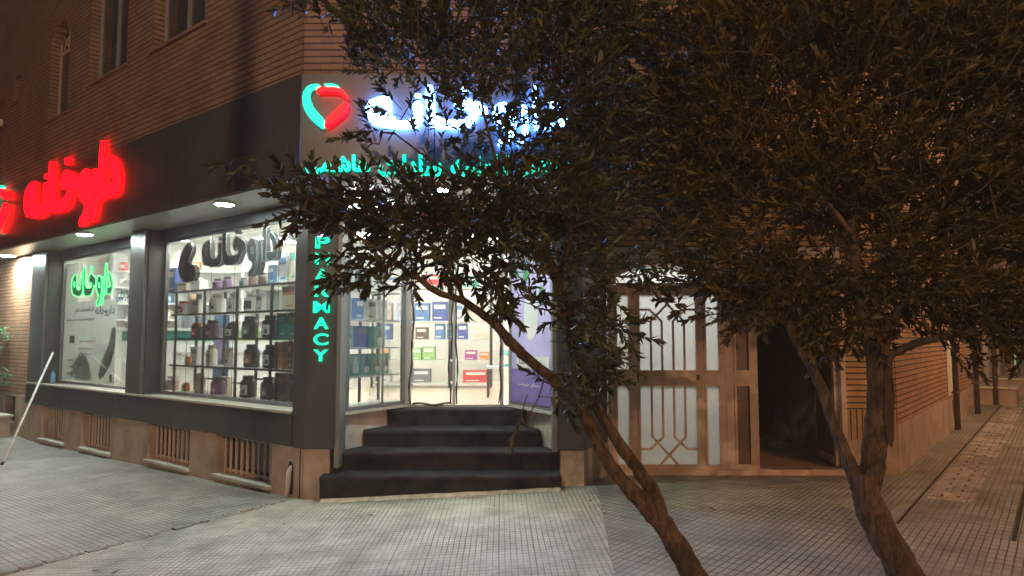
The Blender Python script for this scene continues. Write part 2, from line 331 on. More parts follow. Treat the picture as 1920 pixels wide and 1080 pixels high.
# ------------------------------------------------------------ lettering
FORMS = {'ا':('FE8D','FE8E',0,0),'ب':('FE8F','FE90','FE91','FE92'),'پ':('FB56','FB57','FB58','FB59'),'ت':('FE95','FE96','FE97','FE98'),'خ':('FEA5','FEA6','FEA7','FEA8'),
 'ح':('FEA1','FEA2','FEA3','FEA4'),'د':('FEA9','FEAA',0,0),'ر':('FEAD','FEAE',0,0),'ز':('FEAF','FEB0',0,0),'س':('FEB1','FEB2','FEB3','FEB4'),'ش':('FEB5','FEB6','FEB7','FEB8'),
 'ص':('FEB9','FEBA','FEBB','FEBC'),'ط':('FEC1','FEC2','FEC3','FEC4'),'ع':('FEC9','FECA','FECB','FECC'),'ف':('FED1','FED2','FED3','FED4'),'ق':('FED5','FED6','FED7','FED8'),
 'ک':('FB8E','FB8F','FB90','FB91'),'ل':('FEDD','FEDE','FEDF','FEE0'),'م':('FEE1','FEE2','FEE3','FEE4'),'ن':('FEE5','FEE6','FEE7','FEE8'),'ه':('FEE9','FEEA','FEEB','FEEC'),
 'و':('FEED','FEEE',0,0),'ی':('FBFC','FBFD','FBFE','FBFF')}
def shape(t):
    out = []
    for i, ch in enumerate(t):
        if ch not in FORMS: out.append(ch); continue
        f = FORMS[ch]; prev = i > 0 and t[i-1] in FORMS and FORMS[t[i-1]][2]; nxt = i < len(t)-1 and t[i+1] in FORMS and f[2]
        out.append(chr(int(f[3] if prev and nxt else f[1] if prev else f[2] if nxt else f[0], 16)))
    return ''.join(reversed(out))
def curve_obj(cu, name, mtx, material, parent):
    tmp = bpy.data.objects.new('tmp', cu); COL.objects.link(tmp)
    dg = bpy.context.evaluated_depsgraph_get(); me = bpy.data.meshes.new_from_object(tmp.evaluated_get(dg)); me.name = name
    bpy.data.objects.remove(tmp); me.transform(mtx); me.materials.clear(); me.materials.append(M[material])
    o = bpy.data.objects.new(name, me); COL.objects.link(o)
    if parent: setpar(o, parent)
    return o
def plane_m(o, x, y):
    x = Vector(x).normalized(); y = Vector(y).normalized(); z = x.cross(y)
    return Matrix.Translation(o) @ Matrix((x, y, z)).transposed().to_4x4()
def text(s, name, origin, xd, width, height, material, parent, bold=0, ext=.002, yd=(0, 0, 1), center=True):
    cu = bpy.data.curves.new('t', 'FONT'); cu.body = s; cu.size = 1; cu.offset = bold; cu.extrude = 0
    tmp = bpy.data.objects.new('tmp', cu); COL.objects.link(tmp); dg = bpy.context.evaluated_depsgraph_get()
    me = bpy.data.meshes.new_from_object(tmp.evaluated_get(dg)); co = np.array([v.co for v in me.vertices]); bpy.data.objects.remove(tmp)
    lo_, hi = co.min(0), co.max(0); kx = width/(hi[0]-lo_[0]); ky = height/(hi[1]-lo_[1]); cu.extrude = ext/min(kx, ky) if 0 else ext
    cxy = (lo_+hi)/2 if center else lo_
    mtx = plane_m(Vector(origin), xd, yd) @ Matrix.Diagonal((kx, ky, 1, 1)) @ Matrix.Translation((-cxy[0], -cxy[1], 0))
    return curve_obj(cu, name, mtx, material, parent)
def outline(loops, name, mtx, material, parent, ext=.02, tube=0, smooth=False, shrink=0):
    cu = bpy.data.curves.new('o', 'CURVE'); cu.dimensions = '2D' if not tube else '3D'
    if not tube: cu.fill_mode = 'BOTH'; cu.extrude = ext; cu.offset = -shrink
    else: cu.bevel_depth = tube; cu.bevel_resolution = 1
    for lp in loops:
        sp = cu.splines.new('POLY'); lp = chaikin(lp, 1) if smooth else lp
        sp.points.add(len(lp)-1)
        for p, q in zip(sp.points, lp): p.co = (q[0], q[1], 0, 1)
        sp.use_cyclic_u = True
    return curve_obj(cu, name, mtx, material, parent)
def chaikin(lp, k=1):
    for _ in range(k):
        o = []
        for i in range(len(lp)):
            a, b = lp[i], lp[(i+1) % len(lp)]
            o += [(a[0]*.78+b[0]*.22, a[1]*.78+b[1]*.22), (a[0]*.22+b[0]*.78, a[1]*.22+b[1]*.78)]
        lp = o
    return lp
# the word on the signs; outlines in sign space: x rightwards 0..1, y upwards 0..1 (made from the lettering seen obliquely)
RAW = {
 'dal': [[(1015,230),(1060,290),(1095,370),(1098,480),(1080,590),(1020,640),(950,645),(945,520),(1030,515),(1042,480),(1030,420),(985,300)]],
 'alef': [[(918,110),(965,110),(948,660),(898,668)]],
 're': [[(850,375),(895,360),(893,650),(870,790),(835,875),(808,850),(840,740),(852,600)]],
 'vav': [[(790,360),(825,400),(838,500),(832,640),(815,760),(780,860),(740,912),(722,890),(726,830),(765,770),(775,700),(735,680),(715,600),(718,480),(745,400)],[(778,480),(793,520),(790,580),(770,575),(763,520)]],
 'khe_alef': [[(442,312),(488,305),(478,660),(590,635),(608,600),(615,560),(598,530),(570,585),(545,520),(560,440),(600,375),(640,400),(705,435),(706,545),(665,565),(640,660),(600,745),(540,775),(470,790),(440,760),(432,700)]],
 'khe_dot': [[(590,275),(634,262),(628,340),(592,355)]],
 'noon_dot': [[(402,425),(434,412),(430,472),(395,482)]],
 'noon_he': [[(275,500),(315,482),(308,735),(380,712),(388,505),(432,490),(428,700),(410,780),(360,825),(300,840),(275,825),(235,828),(215,780),(208,660),(225,570),(250,530)],[(262,600),(272,640),(270,700),(255,690),(250,640)]],
}
WORD = {}
for k_, lps in RAW.items():
    WORD[k_] = []
    for lp in lps:
        q = []
        for (x, y) in lp:
            t, z = onL(x/4.908, 240+y/4.908, -.6); q.append((-t, z))
        WORD[k_].append(q)
xs = [p[0] for l in WORD.values() for lp in l for p in lp]; ys = [p[1] for l in WORD.values() for lp in l for p in lp]
WX0, WX1, WY0, WY1 = min(xs), max(xs), min(ys), max(ys)
for k_ in WORD: WORD[k_] = [[((p[0]-WX0)/(WX1-WX0), (p[1]-WY0)/(WY1-WY0)) for p in lp] for lp in WORD[k_]]
def word(origin, xd, wdt, hgt, material, parent, ext=.03, tube=0, name='letter', shrink=0, skip=()):
    mt = plane_m(Vector(origin), xd, (0, 0, 1))
    for k_, lps in WORD.items():
        if k_ in skip: continue
        outline([[(p[0]*wdt, p[1]*hgt) for p in lp] for lp in lps], name, mt, material, parent, ext, tube, smooth=True, shrink=shrink)
LR = (-DL[0], -DL[1], 0)      # rightwards along the street facade

# ------------------------------------------------------------ ground
def zone(name, pts, ang, material, label, lift=0):
    bm = bmesh.new(); bm.faces.new([bm.verts.new((x, y, 0)) for x, y in pts])
    for x in (-7.6, -1.9, .6):
        bmesh.ops.bisect_plane(bm, geom=bm.verts[:]+bm.edges[:]+bm.faces[:], plane_co=(x, 0, 0), plane_no=(1, 0, 0))
    uvl = bm.loops.layers.uv.new('UVMap'); c, s = math.cos(ang), math.sin(ang)
    for v in bm.verts: v.co.z = gz(v.co.x)+lift
    for f in bm.faces:
        for l in f.loops: l[uvl].uv = (l.vert.co.x*c+l.vert.co.y*s, -l.vert.co.x*s+l.vert.co.y*c)
    bmesh.ops.recalc_face_normals(bm, faces=bm.faces)
    if sum(f.normal.z for f in bm.faces) < 0: bmesh.ops.reverse_faces(bm, faces=bm.faces)
    me = bpy.data.meshes.new(name); bm.to_mesh(me); bm.free(); me.materials.append(M[material])
    o = bpy.data.objects.new(name, me); COL.objects.link(o); return struct(o, label, 'pavement')
zone('pavement', [(-2.2,7.1),(-12.87,-10),(-60,-10),(-60,60),(-2.2,60)], math.atan2(DL[1], DL[0])-math.pi/2, 'tile_street', 'grey ribbed pavement tiles running beside the pharmacy windows')
zone('pavement', [(-2.2,7.1),(-12.87,-10),(-.51,-10),(.838,6.9),(.838,60),(-2.2,60)], R(1), 'tile_front', 'pale small-square pavement tiles in front of the black steps')
zone('pavement', [(.838,60),(.838,6.9),(-.51,-10),(60,-10),(60,60)], math.atan2(DR[1], DR[0])-math.pi/2, 'tile_alley', 'dark tiled pavement from the gate into the alley')
b_ = MB(); b_.poly([(-250,-250,-.35),(250,-250,-.35),(250,250,-.35),(-250,250,-.35)]); struct(b_.build('ground', 'asphalt'), 'dark asphalt ground reaching beyond the buildings', 'ground')
# tactile strip running into the alley
z_ = .124
b_ = MB()
def TS(s, r, z): return (4.1+s*DR[0]+r*NA[0], 6.36+s*DR[1]+r*NA[1], z)
b_.box(TS, 0, 30, -.05, .32, .1, z_); struct(b_.build('tactile_path', 'tile_tactile'), 'pale worn tactile strip of slotted tiles leading into the alley', 'path')
b_ = MB()
for k in range(70):
    for r in (.07, .2): b_.box(TS, .15+k*.32, .22+k*.32, r-.011, r+.011, z_, z_+.002)
struct(b_.build('tactile_slots', 'void'), 'small dark square slots along the pale strip in the alley', 'path')
b_ = MB(); b_.box(TS, -1.2, 30, -.42, -.39, .1, .123); b_.box(TS, -1.2, 30, .34, .36, .1, .122)
struct(b_.build('path_joint', 'void'), 'dark open joint running beside the tactile strip', 'path')
# rough mortar ridge between the two pavements
b_ = MB(); p0 = Vector((-2.18, 7.08, 0)); p1 = Vector((-5.6, 1.6, 0)); dd = (p1-p0).normalized(); nn = Vector((-dd.y, dd.x, 0)); s = 0; L_ = (p1-p0).length
while s < L_:
    ln = random.uniform(.06, .2); wd = random.uniform(.025, .05); a = p0+dd*s+nn*random.uniform(-.012, .012); b2 = p0+dd*(s+ln*.93)+nn*random.uniform(-.012, .012)
    h = random.uniform(.004, .014); q = [a-nn*wd, b2-nn*wd*random.uniform(.8, 1.1), b2+nn*wd*random.uniform(.7, 1), a+nn*wd]
    zz = gz(a.x); base = [(p.x, p.y, zz-.03) for p in q]; top = [(p.x*.9+(a.x+b2.x)/2*.1, p.y*.9+(a.y+b2.y)/2*.1, zz+h+random.uniform(-.004, .004)) for p in q]
    b_.poly(top)
    for i in range(4): b_.poly([base[i], base[(i+1) % 4], top[(i+1) % 4], top[i]])
    s += ln
struct(b_.build('gutter_strip', 'gutter_mortar', bevel=.004), 'broken mortar strip crossing the pavement from the corner pillar', 'kerb')

# ------------------------------------------------------------ corner building
B = thing('corner_building', 'brick corner building with a lit pharmacy on its ground floor', 'building', (*LF(0, 0, 0)[:2], 0))
UP = -.5
# upper windows: (t0, t1, z0, z1)
upw = [(1.22, 2.45, 5.1, 6.9), (3.2, 4.4, 5.12, 6.9), (5.15, 5.9, 4.9, 6.36), (7.25, 7.55, 5.52, 5.98), (8.6, 9.6, 5.1, 6.9)]
wl = MB().wall(LF, -.62, 16, 4.045, 11, UP, UP+.2, upw)
# arch infill of the narrow window
cx_, rr_ = (5.15+5.9)/2, .375
for sd in (-1, 1):
    prev = None
    for k in range(7):
        th = math.pi/2*k/6; a = cx_+sd*rr_*math.cos(th); zz = 5.985+rr_*math.sin(th)
        if prev:
            a0, z0 = prev; e = cx_+sd*rr_
            for bb in (UP, UP+.2): wl.poly([LF(a0,bb,z0), LF(a,bb,zz), LF(a,bb,6.36), LF(a0,bb,6.36)], [(a0,z0),(a,zz),(a,6.36),(a0,6.36)])
            wl.poly([LF(a0,UP,z0), LF(a,UP,zz), LF(a,UP+.2,zz), LF(a0,UP+.2,z0)])
        prev = (a, zz)
wl.build('brick_wall', 'brick_red', B)
MB().wall(ID, -1.945, 1.75, 4.045, 11, 6.27, 6.47).build('brick_wall', 'brick_red', B)
MB().wall(lambda a, b, c: (b, a, c), 6.47, 12, 4.045, 11, 1.55, 1.75).build('brick_wall', 'brick_red', B)
b_ = MB(); b_.prism([(-1.9,6.5),(1.5,6.5),(1.5,12),(-9,17),(*LF(15,-.25,0)[:2],)], 10.6, 10.7); b_.build('roof', 'plaster_dark', B)
# brick course ring round the arched window
b_ = MB()
for k in range(13):
    th0 = math.pi*k/13+.02; th1 = math.pi*(k+1)/13-.02
    q = [(cx_+r*math.cos(th), 5.985+r*math.sin(th)) for r, th in ((.385,th0),(.385,th1),(.5,th1),(.5,th0))]
    for bb in (UP-.012,): b_.poly([LF(a,bb,z) for a, z in q])
    for i in range(4): (a, z), (a2, z2) = q[i], q[(i+1) % 4]; b_.poly([LF(a,UP-.012,z),LF(a2,UP-.012,z2),LF(a2,UP+.001,z2),LF(a,UP+.001,z)])
b_.build('arch_course', 'brick_red', B)
for i, (t0, t1, z0, z1) in enumerate(upw):
    r = UP+.12
    f = MB().wall(LF, t0+.002, t1-.002, z0+.002, z1-.002, r, r+.05, [(t0+.05, (t0+t1)/2-.03, z0+.05, z1-.05), ((t0+t1)/2+.03, t1-.05, z0+.05, z1-.05)] if t1-t0 > .9 else [(t0+.04, t1-.04, z0+.04, z1-.42 if i == 2 else z1-.04)]+([(t0+.04, t1-.04, z1-.37, z1-.02)] if i == 2 else [])).build('window_frame', 'frame_light' if i != 2 else 'gate_paint', B)
    box(LF, t0+.04, t1-.04, r+.02, r+.026, z0+.04, z1-.04).build('pane', 'dim_glass', f)
    cb = MB(); N = 14
    for k in range(N):   # gathered curtain behind the pane
        a = t0+.03+(t1-t0-.06)*k/N; a2 = t0+.03+(t1-t0-.06)*(k+1)/N
        o1 = .03*(k % 2); o2 = .03*((k+1) % 2)
        cb.poly([LF(a,r+.12+o1,z0), LF(a2,r+.12+o2,z0), LF(a2,r+.12+o2,z1), LF(a,r+.12+o1,z1)])
    cb.build('curtain', 'curtain', f)
    box(LF, t0-.06, t1+.06, UP-.03, UP+.12, z0-.04, z0-.002).build('window_sill', 'brick_red', B)
    if i == 2:
        b2 = MB()
        for th in (45, 90, 135): b2.tube([LF(cx_, r-.004, 6.0), LF(cx_+.33*math.cos(R(th)), r-.004, 6.0+.33*math.sin(R(th)))], .011, 5)
        b2.tube([LF(cx_+.17*math.cos(R(a)), r-.004, 6.0+.17*math.sin(R(a))) for a in range(0, 181, 20)], .01, 5); b2.build('fanlight_bars', 'gate_paint', f)
# fascia of dark panels
FB, FT = 3.08, 4.05
b_ = MB(); seams = [-.644, .58, 1.81, 3.01, 4.23, 5.45, 6.67, 7.9, 9.1, 10.3, 11.5]
for a, c in zip(seams, seams[1:]): b_.box(LF, a+(.004 if a > 0 else 0), c-.006, -.52, -.49, FB, FT)
b_.build('fascia', 'panel_dark', B); box(LF, -.58, 11.5, -.489, -.44, FB, FT-.01).build('fascia_backing', 'void', B)
b_ = MB()
for a, c in ((-1.95, -.72), (-.712, .3), (.308, .95)): b_.box(ID, a, c, 6.25, 6.28, FB, FT)
b_.box(ID, .92, .95, 6.281, 7.0, FB, FT); b_.build('fascia', 'panel_dark', B)
b_ = MB(); b_.box(LF, -.5, 11.5, -.49, -.47, FB-.012, FB-.001); b_.build('fascia_trim', 'frame_light', B)
b_ = MB(); b_.prism([(-1.93,6.29),(.94,6.29),(.94,7.7),(.4,8.3),(-1.25,8.3),(-1.9,7.4)]+[LF(.2,.3,0)[:2], LF(11.5,.3,0)[:2], LF(11.5,-.485,0)[:2]], FB+.006, FB+.04); b_.build('soffit', 'soffit', B)
# corner pillar
b_ = MB(); b_.prism([(-2.093,7.01),(-1.78,7.01),(-1.78,7.25),LF(.2,.26,0)[:2],LF(.14,.0,0)[:2]], .49, FB); b_.build('corner_pillar', 'panel_dark', B)
b_ = MB(); b_.box(ID, -2.06, -1.80, 6.998, 7.009, .5, FB-.002); b_.build('pillar_face', 'panel_dark', B)
# stone base with basement windows
bw = [(.49, 1.62, .05, .5), (2.22, 3.32, .03, .5), (4.44, 5.49, -.02, .5), (6.14, 7.13, -.03, .5)]
MB().wall(LF, -.05, 7.85, -.4, .5, 0, .22, bw).build('stone_base', 'stone_pink', B)
b_ = MB(); b_.prism([(-2.088,7.016),(-1.83,7.016),(-1.83,7.3),(-2.0,7.3)], -.3, .488); b_.build('stone_base', 'stone_pink', B)
for k, a in enumerate((-.02,)): box(LF, a, a+.012, -.004, 0, -.3, .49).build('joint', 'void', B)
for i, (t0, t1, z0, z1) in enumerate(bw):
    wb = box(LF, t0-.02, t1+.02, -.05, .2, z0-.03, z0+.004).build('basement_sill', 'sill_stone', B)
    g = MB(); g.box(LF, t0+.05, t1-.02, .12, .135, z0+.02, z0+.05).box(LF, t0+.05, t1-.02, .12, .135, z1-.045, z1-.02)
    n_ = 9
    for k in range(n_+1):
        a = t0+.05+(t1-t0-.07-.02)*k/n_; g.box(LF, a, a+.026, .1, .119, z0+.006, z1-.005)
    g.build('window_grille', 'gate_paint', B)
    box(LF, t0+.001, t1-.001, .19, .2, z0+.006, z1-.001).build('basement_pane', 'window_dark', B)
# sill band and window wall
b_ = MB()
for a, c in ((.14, 2.2), (2.206, 4.4), (4.406, 6.2), (6.206, 7.9)): b_.box(LF, a, c, -.012, .2, .5, .825)
b_.build('sill_band', 'panel_dark', B)
box(LF, .14, 7.85, -.02, .3, .826, .85).build('window_ledge', 'sill_stone', B)
for a, c, z in ((3.62, 4.05, FB), (7.29, 7.9, FB)):
    b_ = box(LF, a, c, 0, .32, .852, z).build('pilaster', 'panel_grey', B)
    box(LF, a-.02, a-.002, .05, .3, .853, z-.002).build('pilaster_trim', 'panel_dark', B)
for t0, t1 in ((.2, 3.58), (4.07, 7.27)):
    box(LF, t0, t1, .2, .3, 2.94, FB).build('window_header', 'panel_dark', B)
    f = MB().wall(LF, t0, t1, .852, 2.938, .25, .3, [(t0+.05, t1-.05, .89, 2.91)]).build('window_frame', 'frame_grey', B)
    g = box(LF, t0+.05, t1-.05, .27, .276, .89, 2.91).build('shop_window', 'shop_glass', B)
    if t0 < 1:
        b_ = MB()
        for px in (352, 394, 438, 521):
            t = onL(px, 600, .27)[0]; b_.box(LF, t-.003, t+.003, .266, .269, .9, 2.9)
        b_.build('glass_joint', 'shelf_post', g)
# added tubes, unseen behind the window headers, to brighten the goods
emit('e_fill_tube', (1, 1, .96), 42)
for t0, t1 in ((.6, 3.5), (4.3, 7.0)): box(LF, t0, t1, .33, .36, 2.97, 3.0).build('fill_tube', 'e_fill_tube', B)
# interior room
rm = [LF(.25,.34,0)[:2], LF(7.8,.34,0)[:2], (-7.75,13.2), (1.0,13.2), (1.0,8.3), (0.02,8.3), (-1.24,8.3), (-1.9,7.45)]
b_ = MB(); b_.poly([(x, y, .79) for x, y in rm], [tuple(p) for p in rm]); b_.build('interior_floor', 'floor_tan', B)
b_ = MB(); b_.poly([(x, y, 3.4) for x, y in rm]); b_.build('interior_ceiling', 'white_wall', B)
b_ = MB()
for a, c in ((1, 2), (2, 3), (3, 4), (4, 5)): b_.poly([(*rm[a], .79), (*rm[c], .79), (*rm[c], 3.4), (*rm[a], 3.4)])
b_.poly([(*rm[0], 3.0), (*rm[1], 3.0), (*rm[1], 3.4), (*rm[0], 3.4)]); b_.build('interior_wall', 'white_wall', B)
for x, y in ((-2.4, 9.2), (-4.4, 10.6), (-6.2, 12.2), (-2.4, 11.8), (-.4, 9.6), (-.4, 12.0), (-4.3, 12.4)):
    f = box(ID, x-.33, x+.33, y-.33, y+.33, 3.37, 3.395).build('ceiling_panel', 'white_plastic', B)
    box(ID, x-.3, x+.3, y-.3, y+.3, 3.36, 3.369).build('diffuser', 'e_panel', f)
# entrance: angled display windows, door, lintel
PL0, PL1 = Vector((-1.76, 7.3, 0)), Vector((-1.27, 8.15, 0)); PR0, PR1 = Vector((-.0, 8.15, 0)), Vector((.45, 7.3, 0))
def seg(P, Q):
    d = (Q-P).normalized(); n_ = Vector((d.y, -d.x, 0))
    return (lambda a, b, c: (P.x+d.x*a+n_.x*b, P.y+d.y*a+n_.y*b, c)), (Q-P).length
EL, lenL = seg(PL0, PL1); ER, lenR = seg(PR0, PR1)
for fr, ln in ((EL, lenL), (ER, lenR)):
    MB().wall(fr, 0, ln, .83, 3.0, -.02, .02, [(.05, ln-.04, .87, 2.95)]).build('window_frame', 'frame_grey', B)
    box(fr, -.03, ln+.02, -.06, .045, .8, .829).build('window_ledge', 'sill_stone', B)
box(EL, .05, lenL-.04, -.003, .003, .87, 2.95).build('shop_window', 'shop_glass', B); box(EL, .1, lenL-.08, -.07, -.045, 2.98, 3.0).build('fill_tube', 'e_fill_tube', B)  # the tube is added out of sight to light this display
b_ = MB(); b_.prism([(-1.79,7.26),(-1.44,7.96),(-1.26,8.2),(-1.95,8.2),(-1.95,7.3)], .2, .8); b_.build('entrance_plinth', 'stone_pale', B)
b_ = MB(); b_.prism([(.475,7.26),(.18,7.96),(.01,8.2),(.62,8.2),(.62,7.26)], .2, .8); b_.build('entrance_plinth', 'stone_beige', B)
b_ = box(ID, -1.79, -1.74, 7.03, 7.3, .3, 3.0).build('jamb', 'frame_grey', B); box(ID, .41, .455, 7.03, 7.29, .46, 3.0).build('jamb', 'frame_grey', B)
D_ = MB().wall(ID, -1.26, -.01, .792, 2.93, 8.18, 8.23, [(-1.19, -.7, .82, 2.9), (-.67, -.14, .82, 2.9), (-.1, -.04, .82, 2.9)]).build('door_frame', 'frame_light', B)
for x0, x1 in ((-1.19, -.7), (-.67, -.14)):
    b_ = MB(); N = 8
    for k in range(N):
        a, c = x0+(x1-x0)*k/N, x0+(x1-x0)*(k+1)/N; wv = lambda x, s=x0: .02*math.sin((x-s)*14)
        b_.poly([(a, 8.2+wv(a), .82), (c, 8.2+wv(c), .82), (c, 8.2+wv(c), 2.9), (a, 8.2+wv(a), 2.9)], smooth=True)
    b_.build('door_sheet', 'sheet_plastic', B)
b_ = MB()   # dark edges of the clear door sheets, waved to imitate wobbling reflections
for x, sg in ((-1.185, 1), (-.72, -1), (-.655, .6), (-.15, -1)):
    pts = [(x+sg*(.018*math.sin(z*4.3+x*5)+.012*math.sin(z*11)), 8.17, z) for z in [.83+i*.1 for i in range(21)]]
    b_.tube(pts, [.004+.009*abs(math.sin(i*1.3+x)) for i in range(21)], 5)
b_.tube([(-1.17+i*.058, 8.17, .83+.012*math.sin(i*1.1)) for i in range(9)], .012, 5); b_.build('door_edge_strip', 'shelf_post', B)
box(ID, -1.3, .05, 8.12, 8.3, 2.935, 3.075).build('shutter_box', 'red_dark', B)
# right pillar and angled return
b_ = MB(); b_.prism([(.457,7.03),(.722,7.03),(1.045,7.62),(1.045,7.9),(.457,7.9)], .47, FB); b_.build('corner_pillar', 'panel_dark', B)
b_ = MB(); b_.prism([(.49,7.04),(.722,7.04),(.722,7.5),(.49,7.5)], 0, .468); b_.build('stone_base', 'stone_beige', B)
b_ = MB(); b_.prism([(.724,7.05),(1.043,7.625),(1.04,7.9),(.724,7.9)], 0, .467); b_.build('stone_base', 'plaster_pale', B)

# ------------------------------------------------------------ steps
ST = thing('entrance_steps', 'four black carpeted steps rising to the pharmacy door', 'steps', (-.7, 6.85, 0))
sp = [(-1.88, .483, 6.85, 7.2, .25), (-1.82, .466, 7.176, 7.6, .433), (-1.61, .302, 7.557, 8.0, .604), (-1.43, .167, 7.967, 8.3, .788)]
for i, (x0, x1, y0, y1, z) in enumerate(sp):
    b_ = MB(); N = 26; prev = None
    for k in range(N+1):
        x = x0+(x1-x0)*k/N; wv = .006*math.sin(k*1.7+i*2)+.004*random.uniform(-1, 1)
        lo_ = (gz(x)+.03 if i == 0 else sp[i-1][4]-.02)
        prof = [(y0+.012+wv, lo_), (y0+.006+wv*.6, z-.06), (y0-.008+wv, z-.03), (y0-.004+wv, z-.008), (y0+.012, z), (y0+.05, z+.002), (y1+.01, z)]
        cur = [(x, a, c) for a, c in prof]
        if k in (0, N):
            b_.poly([*cur, (x, y1+.01, lo_)])
        if prev:
            for j in range(len(cur)-1): b_.poly([prev[j], cur[j], cur[j+1], prev[j+1]], smooth=j in (1, 2, 3, 4))
        prev = cur
    b_.build('step', 'carpet', ST)
b_ = MB(); prev = None
for k in range(41):
    x = -1.86+(2.33)*k/40; o = random.uniform(0, .02) if k > 2 else .02; w_ = .03 if k < 26 else .012
    cur = [(x, 6.84-w_*1.1-o, gz(x)+.003), (x, 6.846, gz(x)+.034), (x, 6.87, gz(x)+.034)]
    if prev:
        for j in range(2): b_.poly([prev[j], cur[j], cur[j+1], prev[j+1]])
    prev = cur
b_.build('mortar_base', 'mortar', ST)

# ------------------------------------------------------------ signs
SG = thing('wall_sign', 'glowing red Persian lettering on the dark fascia facing the side street', 'sign', LF(4.8, -.52, 3.6))
t0, z0 = onL(42, 400, -.6); word(LF(6.6, -.545, 3.09), LR, 3.47, 1.13, 'e_red', SG, ext=.018, shrink=.014)
H1 = [(-.95,.55),(-.7,.95),(-.2,1.0),(-.28,.86),(-.6,.78),(-.68,.5),(-.5,.0),(.03,-.55),(-.02,-1),(-.55,-.6),(-.9,-.05)]
H2 = [(.02,-.95),(.08,-.58),(.5,-.15),(.95,.25),(1.0,.1),(.92,-.25),(.5,-.62)]
H3 = [(-.35,.62),(.1,.66),(.6,.62),(.97,.3),(.95,.5),(.7,.78),(.3,.86),(.1,.8),(-.1,.86),(-.3,.78)]
H4 = [(-.1,.98),(.3,1.02),(.62,.92),(.55,.84),(.2,.9)]
def heart(o, xd, sc, parent, name='heart'):
    mt = plane_m(Vector(o), xd, (0, 0, 1)); scl = lambda l: [[(x*sc, y*sc) for x, y in l]]
    outline(scl(H1), name+'_left_stroke', mt, 'e_heart_teal', parent, .03, smooth=True); outline(scl(H2), name+'_right_stroke', mt, 'e_red', parent, .03, smooth=True)
    outline(scl(H3), name+'_top_stroke', mt, 'e_red', parent, .03, smooth=True); outline(scl(H4), name+'_small_stroke', mt, 'e_heart_teal', parent, .03, smooth=True)
HS = thing('logo_sign', 'teal and red heart logo on the fascia corner above the vertical lettering', 'sign', (-1.72, 6.22, 3.7)); heart((-1.72, 6.2, 3.715), (1, 0, 0), .215, HS)
HS = thing('logo_sign', 'heart logo cut by the left photo edge beside the red lettering', 'sign', LF(7.75, -.55, 3.75)); heart(LF(7.8, -.57, 3.72), LR, .42, HS)
WS = thing('wall_sign', 'glowing blue-white Persian lettering half hidden behind the left tree', 'sign', (-.4, 6.22, 3.6))
word((-1.36, 6.21, 3.34), (1, 0, 0), 1.88, .6, 'e_white', WS, ext=.018, shrink=.012)
TSg = thing('wall_sign', 'row of small teal glowing letters under the white lettering', 'sign', (-.65, 6.22, 3.15))
for s_, x, w_ in ((shape('دکتر'), .34, .5), (shape('فاطمه'), -.28, .56), (shape('سادات'), -.93, .58), (shape('هاشمی'), -1.6, .6)):
    text(s_, 'lettering', (x, 6.215, 3.175), (1, 0, 0), w_, .2, 'e_teal_row', TSg, bold=.03, ext=.02)
PS = thing('pillar_sign', 'vertical teal glowing PHARMACY letters on the corner pillar', 'sign', (-1.93, 6.98, 1.4))
for i, ch in enumerate('PHARMACY'):
    z = onY(605, 443+11.5+i*30.3, 6.96).z
    text(ch, 'letter', (-1.925, 6.965, z), (1, 0, 0), .145 if ch != 'M' else .165, .118, 'e_teal', PS, bold=.02, ext=.014)
VS = thing('neon_sign', 'small violet neon bowl and snake symbol above the teal PHARMACY letters', 'sign', (-1.93, 6.97, 2.8))
b_ = MB(); vz = 2.78
b_.tube([(-1.94+.055*math.cos(R(a)), 6.965, vz-.02+.055*math.sin(R(a))) for a in range(180, 361, 20)], .007, 5); b_.tube([(-2.0, 6.965, vz-.02), (-1.88, 6.965, vz-.02)], .006, 5)
b_.tube([(-1.94, 6.965, vz-.08), (-1.94, 6.965, vz-.15)], .006, 5); b_.tube([(-1.98, 6.965, vz-.15), (-1.9, 6.965, vz-.15)], .006, 5)
b_.tube([(-1.94+.035*math.sin(i*.9), 6.955, vz-.14+i*.025) for i in range(12)], .006, 5); b_.build('neon_tube', 'e_violet', VS)
# soffit lamps
def soffit_lamp(x, y, label, zt=FB+.004, rad=.1, m_='e_lamp'):
    o = thing('ceiling_lamp', label, 'lamp', (x, y, zt), 'round lamps under the fascia')
    MB().lathe((x, y, zt-.02), [(0, .018), (rad+.012, .018), (rad+.012, -.004), (rad, -.006), (rad, .002), (0, .002)], 24).build('lamp_ring', 'white_plastic', o)
    MB().lathe((x, y, zt-.02), [(0, -.003), (rad-.002, -.003), (rad-.002, .0)], 24).build('lamp_disc', m_, o)
soffit_lamp(-3.156, 7.485, 'round white lamp under the soffit above the dark hanging letters')
soffit_lamp(-6.044, 9.676, 'round white lamp under the soffit above the green neon window')
soffit_lamp(-9.0, 12.2, 'round white lamp under the soffit at the left photo edge', rad=.14, m_='e_lamp_near')
soffit_lamp(-.72, 6.75, 'round white lamp under the front soffit behind the tree above the steps')
soffit_lamp(.49, 7.1, 'round white lamp under the front soffit nearest the right pillar', rad=.07)
IL = thing('ceiling_lamp', 'round warm lamp hanging inside the pharmacy behind the left tree', 'lamp', (-1.2, 9.6, 2.9))
zz = onY(800, 465, 9.6); MB().lathe((zz.x, 9.6, zz.z), [(0, .05), (.12, .05), (.15, 0), (.13, -.01)], 20).build('lamp_shade', 'white_plastic', IL); MB().lathe((zz.x, 9.6, zz.z), [(0, -.012), (.128, -.012)], 20).build('lamp_disc', 'e_round', IL)
b_ = MB(); b_.tube([(zz.x, 9.6, zz.z+.05), (zz.x, 9.6, 3.4)], .008, 5); b_.build('rod', 'white_plastic', IL)
